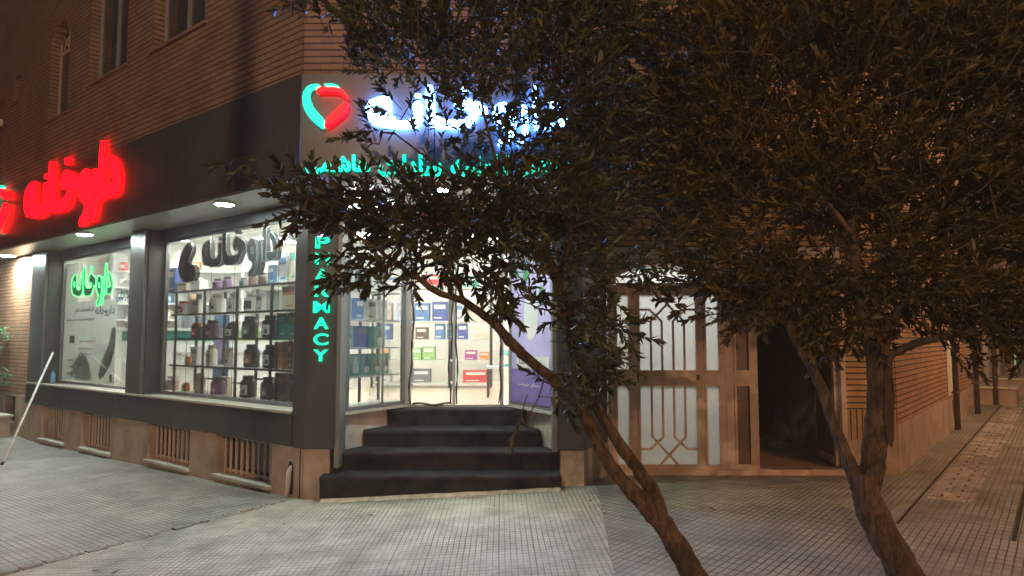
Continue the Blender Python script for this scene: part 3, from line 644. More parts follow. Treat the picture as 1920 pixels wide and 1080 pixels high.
# green neon word behind the left window
NS = thing('neon_sign', 'green neon tube Persian word hanging inside the left window', 'sign', LF(5.9, .33, 2.4))
tA, zA = onL(132, 578, .29); tB, zB = onL(213, 500, .29)
word(LF(tA, .288, zA), LR, tA-tB, .68, 'e_green', NS, tube=.006, name='neon_tube')
word(LF(tA, .295, zA), LR, tA-tB, .68, 'e_green_fill', NS, ext=.001, name='letter_backing')
b_ = MB()
for t in (tA-.3, tB+.3): b_.tube([LF(t, .34, zA+.5), LF(t, .34, 3.0)], .003, 4)
b_.build('hanging_wire', 'shelf_post', NS)
# dark unlit letters hanging in the corner window
DS = thing('hanging_letters', 'unlit dark Persian letters hung on wires in the corner window', 'sign', LF(2.2, .33, 2.6))
tA, zA = onL(380, 520, .32); tB, zB = onL(526, 440, .32)
word(LF(tA, .32, 2.32), LR, tA-tB, .66, 'letter_dark', DS, ext=.025)
word(LF(tA, .288, 2.32), LR, tA-tB, .66, 'letter_edge', DS, tube=.004, name='letter_rim')
def lpx(lst): return [(-onL(x, y, .32)[0], onL(x, y, .32)[1]) for x, y in lst]
lg = lpx([(358,453),(364,457),(365,472),(355,492),(362,494),(370,500),(372,515),(367,527),(352,531),(343,524),(337,505),(340,487),(348,465)])
outline([lg], 'logo', plane_m(Vector(LF(0, .32, 0)), LR, (0, 0, 1)), 'letter_dark', DS, .025, smooth=True)
outline([lg], 'logo_rim', plane_m(Vector(LF(0, .29, 0)), LR, (0, 0, 1)), 'letter_edge', DS, tube=.004, smooth=True)
b_ = MB()
for px in (394, 452, 490, 520): t = onL(px, 450, .32)[0]; b_.tube([LF(t, .33, 2.6), LF(t, .33, 3.0)], .003, 4)
b_.build('hanging_wire', 'metal_white', DS)
# poster in the left window
PO = thing('window_poster', 'large pale poster with Persian text filling the left window', 'poster', LF(6.4, .31, 1.5))
tq0, tq1 = 7.22, 5.16
box(LF, tq1, tq0, .30, .304, .9, 2.2).build('sheet', 'poster_film', PO); box(LF, 6.72, tq0, .3, .304, 2.205, 2.86).build('sheet', 'poster_film', PO)
tx = lambda s_, t, z, w_, h, m_='void', b=0: text(s_, 'printed_text', LF(t, .298, z), LR, w_, h, m_, PO, bold=b, ext=.0008)
tx(shape('داروخانه'), 5.6, 2.02, .72, .17, b=.02); tx(shape('دکتر فاطمه سادات هاشمی'), 6.4, 2.06, .8, .1, b=.012); tx(shape('طرف قرارداد با بیمه های تامین اجتماعی خدمات درمانی نیروهای مسلح'), 6.55, 1.9, 1.15, .06, b=.01)
tx(shape('کرم ترمیم کننده سیکارو'), 6.2, 1.55, .62, .08, 'ink_red', .015)
for k, (z, w_) in enumerate(((1.42, .55), (1.34, .5))): box(LF, 6.0, 6.0+w_, .297, .2995, z, z+.012).build('printed_line', 'ink', PO)
box(LF, 6.75, 6.95, .297, .2995, 1.52, 1.64).build('printed_box', 'ink_green', PO)
for k in range(3): box(LF, 6.75, 7.0, .297, .2995, 1.22-k*.11, 1.25-k*.11).build('printed_line', 'plaster_pale', PO)
def outl(l, m_, nm): outline([[(-a, z) for a, z in l]], nm, plane_m(Vector(LF(0, .2985, 0)), LR, (0, 0, 1)), m_, PO, .0006, smooth=True)
outl([(5.17,1.75),(5.35,1.72),(5.4,1.5),(5.62,1.28),(5.75,1.02),(5.6,1.0),(5.45,1.12),(5.3,1.25),(5.17,1.5)], 'stone_pale', 'printed_arm')
outl([(5.17,1.45),(5.3,1.22),(5.55,1.0),(5.62,.97),(5.55,1.12),(5.35,1.35),(5.17,1.58)], 'coat', 'printed_sleeve')
outl([(5.17,1.78),(5.34,1.75),(5.3,1.58),(5.17,1.55)], 'pink_pale', 'printed_hand'); outl([(5.62,.95),(5.72,.98),(5.74,1.06),(5.64,1.04)], 'ink_red', 'printed_mark')
outl([(6.85-.42+.42*math.cos(R(a)), .93+.4*math.sin(R(a))) for a in range(0, 181, 15)], 'white_plastic', 'printed_dome')
box(LF, 5.25, 5.33, .297, .2995, .93, 1.05).build('printed_box', 'ink', PO)
WT = thing('window_lettering', 'dark Persian lettering on the glass right of the poster', 'sign', LF(4.6, .26, 2.3))
text(shape('درمانی'), 'lettering', LF(4.9, .264, 2.23), LR, .42, .17, 'ink', WT, bold=.015, ext=.0008)
text(shape('بهداشتی'), 'lettering', LF(4.8, .264, 2.5), LR, .42, .16, 'plaster_pale', WT, bold=.015, ext=.0008)
BT = thing('water_bottle', 'small blue plastic bottle standing on the left window ledge', 'bottle', LF(7.05, .12, .85))
MB().lathe(LF(7.08, .12, .85), [(0,0),(.035,0),(.037,.06),(.03,.08),(.037,.1),(.036,.15),(.015,.19),(.014,.2)], 12).build('bottle_body', 'water_plastic', BT); MB().lathe(LF(7.08, .12, 1.05), [(.016,0),(.016,.02),(0,.02)], 10).build('cap', 'deep_blue', BT)
PO2 = MB().tube([(-6.88, 9.45, gz(-6.88)), LF(6.83, .02, 1.36)], .017, 8).build('wooden_pole', 'metal_white'); tag(PO2, 'long pale stick leaning against the far end of the left window', 'stick')
MB().tube([(-6.88, 9.45, gz(-6.88)-.0), (-6.87, 9.456, gz(-6.88)+.04)], .0195, 8).build('end_cap', 'rubber', PO2)

# ------------------------------------------------------------ goods
ORD = ['leftmost', 'second from the left', 'third from the left', 'fourth from the left', 'fifth from the left', 'sixth from the left', 'seventh from the left', 'eighth from the left', 'ninth from the left', 'tenth from the left', 'eleventh from the left']
def tub(c, w_, h, body, lid, lab, label, yaw, labm=None, square=False):
    o = thing('supplement_tub', label, 'tub', c, 'tubs and boxes on the display shelves'); r = w_/2; n_ = 16; q = h-.0
    MB().lathe(c, [(0, 0), (r*.92, 0), (r, h*.05), (r, h*.68), (r*.9, h*.76), (r*.62, h*.82), (r*.62, h*.84)], n_).build('tub_body', body, o)
    MB().lathe(c, [(r*.66, h*.83), (r*.7, h*.84), (r*.7, h*.97), (r*.64, h), (0, h)], n_).build('lid', lid, o)
    if lab:
        b2 = MB(); K = 8
        for k in range(K):
            a, a2 = yaw-.9+1.8*k/K, yaw-.9+1.8*(k+1)/K; rr = r*1.01
            b2.poly([(c[0]+rr*math.cos(a), c[1]+rr*math.sin(a), c[2]+h*.14), (c[0]+rr*math.cos(a2), c[1]+rr*math.sin(a2), c[2]+h*.14), (c[0]+rr*math.cos(a2), c[1]+rr*math.sin(a2), c[2]+h*.58), (c[0]+rr*math.cos(a), c[1]+rr*math.sin(a), c[2]+h*.58)], smooth=True)
        lb = b2.build('label', lab, o)
        if labm:
            b3 = MB(); rr = r*1.02
            for (f0, f1, g0, g1) in ((-.5, .3, .42, .52), (-.5, .5, .3, .34), (-.5, .1, .22, .26), (.2, .6, .2, .38)):
                a, a2 = yaw+f0, yaw+f1; am = (a+a2)/2
                for u, v in ((a, am), (am, a2)): b3.poly([(c[0]+rr*math.cos(u), c[1]+rr*math.sin(u), c[2]+h*g0), (c[0]+rr*math.cos(v), c[1]+rr*math.sin(v), c[2]+h*g0), (c[0]+rr*math.cos(v), c[1]+rr*math.sin(v), c[2]+h*g1), (c[0]+rr*math.cos(u), c[1]+rr*math.sin(u), c[2]+h*g1)])
            b3.build('label_print', labm, lb)
    return o
def carton(fr, a, b, z, w_, d, h, body, lab, label, cat='box', bottle=None, name='product_box', grp='tubs and boxes on the display shelves'):
    c = fr(a, b, z); o = thing(name, label, cat, c, grp)
    box(fr, a-w_/2, a+w_/2, b-d/2, b+d/2, z, z+h).build('carton', body, o, bevel=.003)
    e = b-d/2
    if lab:
        box(fr, a-w_*.38, a+w_*.38, e-.002, e, z+h*.62, z+h*.84).build('printed_panel', lab, o)
        box(fr, a-w_*.38, a+w_*.15, e-.002, e, z+h*.12, z+h*.2).build('printed_panel', lab, o)
    if bottle:
        b2 = MB(); s2 = w_*.32
        prof = [(-1, 0), (-1, .38), (-.45, .62), (-.42, .8), (.42, .8), (.45, .62), (1, .38), (1, 0)]
        b2.poly([fr(a+x*s2, e-.003, z+h*.12+y*h*.95) for x, y in prof]); b2.build('printed_bottle', bottle, o)
        b3 = MB(); b3.poly([fr(a+s2*.95*math.cos(t), e-.005, z+h*.26+s2*.9*math.sin(t)) for t in [2*math.pi*i/14 for i in range(14)]]); b3.build('printed_badge', 'paper', o)
    return o
YAW = math.atan2(-NI[1], -NI[0])
RK = thing('display_rack', 'five-tier display rack behind the corner window glass', 'shelf', LF(2.3, .55, .86))
levels = [2.245, 1.93, 1.605, 1.24, .87]
for z in levels: MB().box(LF, .55, 3.62, .4, .72, z-.02, z).build('shelf_board', 'shelf_board', RK, bevel=.003); box(LF, .55, 3.62, .385, .398, z-.026, z-.001).build('shelf_edge', 'shelf_post', RK)
for t in (3.6, 2.84, 2.05, 1.3, .6): box(LF, t-.014, t+.014, .73, .76, .8, 2.245).build('post', 'shelf_post', RK); box(LF, t-.17, t-.142, .36, .384, .8, 2.24).build('post', 'shelf_post', RK)
for t0, t1, z in ((2.9, 2.1, 1.0), (2.05, 1.3, 1.07), (3.55, 2.9, 1.03)): box(LF, t1, t0, .74, .755, z, z+.02).build('brace', 'shelf_post', RK)
SH = ['top', 'second', 'third', 'fourth', 'bottom']
items = {0: [(322,40,46,'box','deep_blue','pink_pale','dark blue photo box'),(346,22,18,'box','cream','coat','cream small box'),(370,22,20,'box','paper','plaster_pale','white small box'),(402,18,20,'tub','purple','black_lid','purple tub'),(421,18,22,'tub','purple','black_lid','taller purple tub'),(451,15,18,'tub','coat','black_lid','grey small tub'),(468,15,24,'tub','brown','brown','brown jar'),(486,16,25,'tub','brown','black_lid','dark-lidded brown jar'),(513,14,36,'box','blue','paper','slim blue box'),(534,24,58,'box','paper','blue','tall white box with blue print'),(553,14,66,'box','cream','teal','tall cream box')],
 1: [(340,28,25,'tub','paper','red','white tub with red lid'),(402,30,36,'tub','white_plastic','paper','large plain white tub'),(434,26,35,'tub','white_plastic','paper','plain white tub'),(467,30,34,'tub','white_plastic','ink','white tub with dark print'),(490,15,32,'box','paper','coat','narrow white box'),(513,24,36,'box','paper','plaster_pale','plain white box'),(545,30,44,'box','cream','orange','pale box with an orange edge')],
 2: [(363,20,28,'tub','black_plastic','red','black jar with a red label'),(393,27,33,'tub','purple','magenta','purple and pink tub'),(429,24,28,'tub','black_plastic','paper','black jar with a white label'),(463,30,40,'tub','black_plastic','coat','big black tub'),(501,31,42,'tub','black_plastic','paper','big black tub with a pale label'),(532,21,46,'box','teal_dark','teal','dark green box'),(552,19,46,'box','teal_dark','lime','green box with lime print')],
 3: [(347,12,16,'tub','orange','paper','small amber cup'),(391,20,38,'tub','white_plastic','plaster_pale','white tub'),(425,20,35,'tub','white_plastic','paper','smooth white tub'),(466,29,43,'tub','black_plastic','copper','black tub with a copper label'),(502,30,44,'tub','black_plastic','paper','black tub with a white label'),(522,8,50,'box','copper','orange','narrow copper box'),(537,8,52,'box','copper','brown','copper box with dark print'),(548,8,52,'box','brown','orange','narrow brown box'),(557,7,52,'box','pink_pale','red','narrow pink box')],
 4: [(317,24,26,'tub','pink_pale','pink_pale','pale pink tub'),(343,15,16,'tub','orange','copper','small orange tub'),(369,19,36,'tub','pink_pale','cream','tall pale pink tub'),(404,28,31,'tub','purple','magenta','purple tub with pink label'),(459,29,40,'tub','black_plastic','paper','black tub with a small white label'),(497,29,41,'tub','black_plastic','coat','plain black tub'),(530,28,52,'box','brown','copper','dark brown box'),(553,12,50,'box','black_plastic','violet','narrow black box')]}
for k, lst in items.items():
    yline = {0: (298, 552, 563, 528), 1: (298, 592, 563, 580), 2: (297, 633, 561, 634), 3: (294, 681, 561, 694), 4: (292, 729, 561, 758)}[k]
    for j, (px, w_, h, kind, body, lab, desc) in enumerate(lst):
        py = yline[1]+(yline[3]-yline[1])*(px-yline[0])/(yline[2]-yline[0])
        t, _ = onL(px, py, .5); ta, _ = onL(px-w_/2, py, .5); tb, _ = onL(px+w_/2, py, .5); wd = (ta-tb)
        x, y, _ = LF(t, .5, 0); hh = h*y/F_PX; wd = min(wd, .4)
        lb = f'{desc}, {ORD[j]}, {SH[k]} corner window shelf'
        if kind == 'tub':
            wr = w_*y/F_PX; tub(LF(t, .54, levels[k]), min(wr, .24), hh, body, 'black_lid' if body != 'white_plastic' and lab != 'red' and body != 'orange' and body != 'pink_pale' else (lab if lab in ('red', 'paper', 'plaster_pale') else body), lab, lb, YAW, 'ink' if lab in ('paper',) else ('paper' if lab in ('magenta', 'copper', 'red', 'coat') else None))
        else: carton(LF, t, .52, levels[k], wd*.8, .12, hh, body, lab, lb)
# display behind the angled entrance window
RK = thing('display_rack', 'display rack behind the angled glass left of the steps', 'shelf', EL(.4, -.2, .86))
lv = [2.13, 1.81, 1.5, 1.19, .87]
for z in lv: MB().box(EL, .06, lenL-.02, -.34, -.05, z-.02, z).build('shelf_board', 'shelf_board', RK, bevel=.003)
for a in (.62, lenL-.03): box(EL, a-.012, a+.012, -.37, -.345, .8, 2.6).build('post', 'shelf_post', RK); box(EL, a+.02, a+.04, -.045, -.03, .8, 2.2).build('post', 'shelf_post', RK)
e_items = [(2, .17, .2, 'teal', None, 'red_dark', 'teal box printed with a red bottle'), (2, .42, .2, 'deep_blue', 'coat', None, 'dark navy box'), (2, .7, .2, 'teal', None, 'coat', 'teal box printed with a grey bottle'),
 (3, .12, .15, 'teal', None, 'red', 'teal box with a bright red bottle'), (3, .3, .15, 'teal', None, 'shelf_board', 'teal box with a pale grey bottle'), (3, .48, .15, 'teal', None, 'blue', 'teal box with a blue bottle'), (3, .66, .13, 'teal', None, 'red_dark', 'teal box with a dark red bottle'), (3, .81, .12, 'teal', None, 'brown', 'teal box with a brown bottle'),
 (1, .14, .18, 'paper', 'teal', None, 'white box with teal print'), (1, .36, .14, 'blue', 'paper', None, 'light blue box'), (1, .56, .16, 'cream', 'brown', None, 'cream box with brown print'), (1, .76, .14, 'paper', 'pink_pale', None, 'white box with pink print'),
 (0, .18, .2, 'paper', 'blue', None, 'white box with blue print'), (0, .45, .2, 'coat', 'paper', None, 'grey box with white print'), (0, .72, .16, 'paper', 'green', None, 'white box with green print')]
for (k, a, w_, body, lab, bt, desc) in e_items:
    # boxes face the steps (outwards)
    frm = (lambda a_, b_, c_: EL(a_, -b_, c_))
    carton(frm, a, .18, lv[k], w_*.92, .1, .235 if k > 0 else .26, body, lab, f'{desc} on the {SH[k]} shelf left of the steps', bottle=bt)
# racks further inside, seen through the door
RK = thing('display_rack', 'black and white rack at the back seen through the door', 'shelf', (-.9, 11.5, .8))
YB = 11.4
bl = [2.72, 2.44, 1.885, 1.58, 1.24, .87]
for z in bl[1:]: box(ID, -2.3, -.35, YB, YB+.4, z-.025, z).build('shelf_board', 'shelf_board', RK)
for x in (-2.3, -1.7, -1.03, -.35): box(ID, x-.018, x+.018, YB-.02, YB-.002, .79, 2.6).build('post', 'shelf_post', RK); box(ID, x-.018, x+.018, YB+.402, YB+.42, .79, 2.6).build('post', 'shelf_post', RK)
g_items = [(1.24, [(-1.58, .16, .2, 'lime', 'lime green box'), (-1.38, .2, .22, 'lime', 'larger lime green box'), (-.68, .2, .16, 'magenta', 'pink box'), (-.46, .16, .13, 'orange', 'orange box')]),
 (.87, [(-.6, .42, .2, 'red', 'long red box'), (-1.5, .3, .22, 'coat', 'dark grey box')]),
 (1.58, [(-2.1, .2, .26, 'deep_blue', 'navy box'), (-1.75, .2, .22, 'orange', 'amber box'), (-1.5, .2, .2, 'brown', 'brown box'), (-1.2, .16, .26, 'blue', 'blue and white box'), (-1.0, .16, .26, 'blue', 'blue and white box, right of its twin,'), (-.82, .16, .26, 'deep_blue', 'darker blue and white box'), (-.5, .24, .17, 'cream', 'cream box')]),
 (1.885, [(-2.1, .2, .3, 'pink_pale', 'pale pink box'), (-1.8, .22, .3, 'lavender', 'lavender box'), (-1.5, .25, .3, 'blue', 'bright blue box'), (-1.2, .25, .32, 'deep_blue', 'deep blue box'), (-.9, .2, .3, 'paper', 'white box'), (-.6, .3, .3, 'cream', 'wide cream box')]),
 (2.44, [(-2.0, .3, .2, 'paper', 'white box'), (-1.3, .3, .22, 'red', 'red box'), (-.7, .3, .2, 'teal', 'teal box')])]
nm_ = {1.24: 'second lowest', .87: 'lowest', 1.58: 'middle', 1.885: 'second highest', 2.44: 'highest'}
for z, lst in g_items:
    for x, w_, h, body, desc in lst: carton(ID, x, YB+.15, z, w_, .2, h, body, 'paper' if body != 'paper' else 'blue', f'{desc} on the {nm_[z]} shelf of the back rack', grp='boxes on the back rack')
# wall shelves of medicine at the very back, behind the corner window
RK = thing('wall_shelving', 'white wall shelving full of small medicine boxes behind the corner window', 'shelf', (-5, 12.9, .8))
for z in (1.95, 2.25, 2.55, 2.85): box(ID, -7.4, -2.6, 12.75, 13.15, z-.03, z).build('shelf_board', 'white_plastic', RK)
for x in (-7.4, -6.2, -5.0, -3.8, -2.6): box(ID, x-.02, x+.02, 12.74, 13.16, .8, 3.2).build('upright', 'white_plastic', RK)
cols = {2.85: ('red', 'orange'), 2.55: ('red', 'pink_pale'), 2.25: ('paper', 'blue'), 1.95: ('orange', 'cream')}
proto = {}
for z, cc in cols.items():
    x = -7.3; i = 0
    while x < -2.7:
        cc_ = cc[i % 2] if (i//7) % 2 else cc[0]
        if abs((x+7.4) % 1.2) > .1 and random.random() < .93:
            row = {2.85: 'topmost', 2.55: 'second', 2.25: 'third', 1.95: 'lowest'}[z]
            lb = f'small {dict(red="red",orange="orange",pink_pale="pale pink",paper="white",blue="blue",cream="cream")[cc_]} medicine box in the {row} row of the far wall shelving'
            key = cc_
            if key not in proto:
                o = thing('medicine_box', lb, 'box', (x, 12.8, z), 'medicine boxes on the far wall shelving')
                box(ID, x, x+.11, 12.76, 12.86, z, z+.16).build('carton', cc_, o); box(ID, x+.012, x+.098, 12.757, 12.76, z+.05, z+.11).build('printed_panel', 'paper' if cc_ != 'paper' else 'blue', o)
                proto[key] = o
            else:
                s0 = proto[key]; o = s0.copy(); COL.objects.link(o); o['label'] = lb; o.location = (x, 12.8, z)
                for ch in list(s0.children):
                    c = ch.copy(); COL.objects.link(c); c.parent = o
        x += .125; i += 1
CT = thing('counter', 'white pharmacy counter with a green lettered band behind the display rack', 'counter', (-4.2, 11.2, .79))
box(ID, -6.2, -2.6, 11.0, 11.6, .79, 1.72).build('counter_body', 'white_plastic', CT); box(ID, -6.25, -2.55, 10.96, 11.64, 1.72, 1.76).build('counter_top', 'shelf_board', CT)
box(ID, -6.2, -4.55, 10.99, 10.999, 1.56, 1.71).build('green_band', 'teal_dark', CT); box(ID, -4.54, -3.3, 10.99, 10.999, 1.56, 1.71).build('lime_band', 'lime', CT)
text('Care', 'lettering', (-5.6, 10.988, 1.635), (1, 0, 0), .4, .09, 'paper', CT, bold=.02, ext=.001) if False else None
for z in (1.1, 1.33): box(ID, -5.4, -2.8, 10.99, 10.999, z, z+.05).build('drawer_line', 'plaster_pale', CT)
BS = thing('standing_banner', 'tall blue banner standing behind the left end of the corner window', 'banner', LF(3.3, .95, .79))
box(LF, 3.1, 3.5, .95, .965, .82, 2.0).build('banner_sheet', 'blue', BS); box(LF, 3.14, 3.46, .944, .949, 1.3, 1.75).build('banner_print', 'lavender', BS); box(LF, 3.05, 3.55, .9, 1.02, .79, .819).build('banner_foot', 'frame_light', BS)
text('Concord', 'lettering', LF(3.3, .94, 1.12), (0, 0, 1), .3, .07, 'ink', BS, bold=.02, ext=.001, yd=(DL[0], DL[1], 0)) if False else None
# purple poster on the angled panel right of the steps
BN = thing('window_poster', 'lavender and purple poster on the angled panel right of the steps', 'poster', ER(lenR/2, .02, .9))
MB().box(ER, .04, lenR-.04, .021, .026, .87, 2.45).build('sheet', 'lavender', BN); box(ER, .04, lenR-.04, .027, .029, .875, 1.25).build('lower_print', 'violet', BN)
box(ER, .18, .9, .031, .034, 1.26, 1.4).build('label_strip', 'paper', BN)
dre = (PR1-PR0).normalized()
text(shape('محلی صدا'), 'lettering', ER(.5, .036, 1.33), tuple(dre), .5, .08, 'ink', BN, bold=.015, ext=.0008)
text(shape('صدای طبیعت'), 'lettering', ER(.45, .032, 1.08), tuple(dre), .5, .05, 'paper', BN, bold=.01, ext=.0008)
b_ = MB()
for k, (cx, cz, a) in enumerate(((.3, 2.25, 30), (.38, 2.3, 80), (.24, 2.3, 150), (.7, 1.95, 60), (.78, 2.0, 110))):
    pts = []
    for q, s_ in ((0, 0), (.3, .05), (.6, .06), (1, 0), (.6, -.06), (.3, -.05)):
        x, y = q*.2, s_; pts.append(ER(cx+x*math.cos(R(a))-y*math.sin(R(a)), .031, cz+x*math.sin(R(a))+y*math.cos(R(a))))
    b_.poly(pts)
b_.build('printed_leaves', 'green', BN)
b_ = MB(); b_.poly([ER(.5+.16*math.cos(t), .030, 1.85+.28*math.sin(t)) for t in [i*.4 for i in range(16)]]); b_.build('printed_patch', 'paper', BN)
TT = thing('display_table', 'low white table with a teal tub just inside the door', 'table', (-.1, 9.6, .79))
box(ID, -.35, .25, 9.5, 9.9, 1.18, 1.21).build('table_top', 'white_plastic', TT)
for x, y in ((-.33, 9.52), (.23, 9.52), (-.33, 9.88), (.23, 9.88)): box(ID, x-.015, x+.015, y-.015, y+.015, .79, 1.18).build('leg', 'shelf_post', TT)
tub((-.08, 9.62, 1.21), .16, .26, 'teal', 'paper', 'paper', 'teal tub with a white label on the low table inside the door', -math.pi/2)

# rows of alike pale cartons behind the front goods
def row_of(label, group, spots, mk):
    first = None
    for k, (fn, a) in enumerate(spots):
        if first is None: first = mk(a); p0 = Vector(fn(a)); continue
        o = first.copy(); COL.objects.link(o); o.location = Vector(first.location)+(Vector(fn(a))-p0)
        for ch in list(first.children):
            c = ch.copy(); COL.objects.link(c); c.parent = o
for k, (body, lab, hh, wd, word_) in enumerate((('cream', 'orange', .2, .17, 'cream and orange'), ('paper', 'blue', .21, .2, 'white and blue'), ('pink_pale', 'red', .2, .16, 'pale pink'), ('paper', 'teal', .24, .18, 'white and teal'), ('cream', 'brown', .22, .19, 'cream and brown'))):
    lb = f'{word_} carton in the back row of the {SH[k]} corner window shelf'; gp = f'{word_} cartons in the back row of the corner window rack'
    row_of(lb, gp, [((lambda t, k=k: LF(t, .67, levels[k])), t) for t in (3.42, 2.62, 1.86, 1.12) if not (k == 4 and t > 3)], lambda t, k=k, body=body, lab=lab, hh=hh, wd=wd, lb=lb, gp=gp: carton(LF, t, .66, levels[k], wd, .08, hh, body, lab, lb, grp=gp))
for z, body, lab, hh, wd, word_, xs_ in ((.87, 'paper', 'blue', .2, .16, 'white and blue', (-2.1, -1.85, -1.2, -.92)), (1.24, 'cream', 'orange', .2, .14, 'cream', (-2.12, -1.92, -1.15, -.93)), (2.44, 'paper', 'red', .22, .14, 'white and red', (-1.65, -1.02, -.42))):
    lb = f'{word_} carton between the coloured boxes on the {nm_[z]} shelf of the back rack'
    row_of(lb, '', [((lambda x, z=z: (x, YB+.15, z)), x) for x in xs_], lambda x, z=z, body=body, lab=lab, hh=hh, wd=wd, lb=lb: carton(ID, x, YB+.2, z, wd, .2, hh, body, lab, lb, grp=f'{word_} cartons on the back rack'))

# person behind the counter
PX, PY = -5.45, 11.85
P_ = thing('person', 'person in a grey coat and dark headscarf standing behind the pharmacy counter', 'person', (PX, PY, .79))
me = bpy.data.meshes.new('body'); zb = .79
J = {'pel': (0,0,.85), 'wai': (0,0,1.02), 'che': (0,-.01,1.24), 'nek': (0,-.01,1.38), 'hed': (0,-.03,1.47), 'hd2': (0,-.03,1.56), 'shL': (-.16,0,1.32), 'elL': (-.22,-.03,1.05), 'wrL': (-.16,-.22,.96), 'haL': (-.13,-.29,.96), 'shR': (.16,0,1.32), 'elR': (.22,-.03,1.05), 'wrR': (.14,-.22,.98), 'haR': (.1,-.29,.98), 'hiL': (-.09,0,.8), 'knL': (-.09,-.01,.44), 'anL': (-.09,.01,.07), 'toL': (-.1,-.15,.03), 'hiR': (.09,0,.8), 'knR': (.09,-.01,.44), 'anR': (.09,.01,.07), 'toR': (.1,-.15,.03)}
RD = {'pel': .14, 'wai': .12, 'che': .14, 'nek': .05, 'hed': .075, 'hd2': .085, 'sh': .065, 'el': .042, 'wr': .028, 'ha': .03, 'hi': .09, 'kn': .055, 'an': .038, 'to': .035}
ks = list(J); ed = [('pel','wai'),('wai','che'),('che','nek'),('nek','hed'),('hed','hd2'),('che','shL'),('shL','elL'),('elL','wrL'),('wrL','haL'),('che','shR'),('shR','elR'),('elR','wrR'),('wrR','haR'),('pel','hiL'),('hiL','knL'),('knL','anL'),('anL','toL'),('pel','hiR'),('hiR','knR'),('knR','anR'),('anR','toR')]
me.from_pydata([(PX+J[k][0], PY+J[k][1], zb+J[k][2]) for k in ks], [(ks.index(a), ks.index(b)) for a, b in ed], [])
bd = bpy.data.objects.new('body', me); COL.objects.link(bd); sk = bd.modifiers.new('skin', 'SKIN'); ss = bd.modifiers.new('sub', 'SUBSURF'); ss.levels = ss.render_levels = 1
for i, k in enumerate(ks):
    r_ = RD.get(k) or RD[k[:2]]; me.skin_vertices[0].data[i].radius = (r_, r_*.8)
me.skin_vertices[0].data[0].use_root = True
me2 = bpy.data.meshes.new_from_object(bd.evaluated_get(bpy.context.evaluated_depsgraph_get())); bpy.data.objects.remove(bd)
me2.materials.clear(); me2.materials.append(M['skin']); bd = bpy.data.objects.new('body', me2); COL.objects.link(bd); setpar(bd, P_)
MB().lathe((PX, PY, zb), [(.2,.45),(.19,.7),(.165,.95),(.155,1.05),(.18,1.22),(.17,1.33),(.09,1.4),(.075,1.42)], 18, 1.1, .85).build('coat', 'coat', P_)
b_ = MB()
for s_ in (-1, 1): b_.tube([(PX+s_*.15, PY, zb+1.33), (PX+s_*.225, PY-.03, zb+1.05), (PX+s_*.16, PY-.2, zb+.965)], [.075, .06, .045], 10)
b_.build('sleeve', 'coat', P_)
b_ = MB(); b_.lathe((PX, PY+.012, zb+1.53), [(.16,-.2),(.115,-.13),(.1,-.04),(.103,.04),(.085,.095),(.05,.12),(0,.13)], 18, .95, 1.05); b_.build('headscarf', 'scarf', P_)
b_ = MB(); b_.lathe((PX, PY-.062, zb+1.525), [(0,-.09),(.035,-.08),(.058,-.04),(.064,.01),(.058,.05),(.035,.08),(0,.085)], 16, .95, .75); fc = b_.build('face', 'skin', P_)
b_ = MB()
for s_ in (-1, 1): b_.lathe((PX+s_*.024, PY-.108, zb+1.528), [(0,-.006),(.008,0),(0,.006)], 8)
b_.build('eye', 'ink', fc); b_ = MB(); b_.tube([(PX, PY-.108, zb+1.53), (PX, PY-.125, zb+1.505), (PX, PY-.11, zb+1.5)], [.005, .01, .006], 6); b_.build('nose', 'skin', fc)
b_ = MB(); b_.tube([(PX-.02, PY-.103, zb+1.478), (PX, PY-.108, zb+1.477), (PX+.02, PY-.103, zb+1.478)], .004, 5); b_.build('mouth', 'red_dark', fc)

# ------------------------------------------------------------ gate and yellow brick house
G = thing('brick_house', 'yellow brick house with a pink metal gate and an open dark passage', 'house', (2.4, 7.6, .12))
YG = 7.6
MB().wall(ID, .9, 4.2, 0, 4.6, YG+.06, YG+.3, [(1.05, 3.64, 0, 2.48)]).build('upper_wall', 'brick_yellow', G)
box(ID, .94, 3.64, YG+.02, YG+.0595, 2.49, 2.61).build('lintel', 'stone_pale', G)
b_ = MB(); b_.box(ID, 3.655, 4.19, YG+.0, YG+.059, .83, 4.6); b_.build('brick_pier', 'brick_yellow', G)
b_ = MB(); b_.wall(ID, 3.655, 4.19, .5, .828, YG+0, YG+.059); 
for f in range(len(b_.uv)): b_.uv[f] = [(v, u+.02) for u, v in b_.uv[f]]
b_.build('upright_brick_course', 'brick_upright', G)
box(ID, 3.655, 4.2, YG-.006, YG+.059, 0, .499).build('stone_base', 'stone_pink', G)
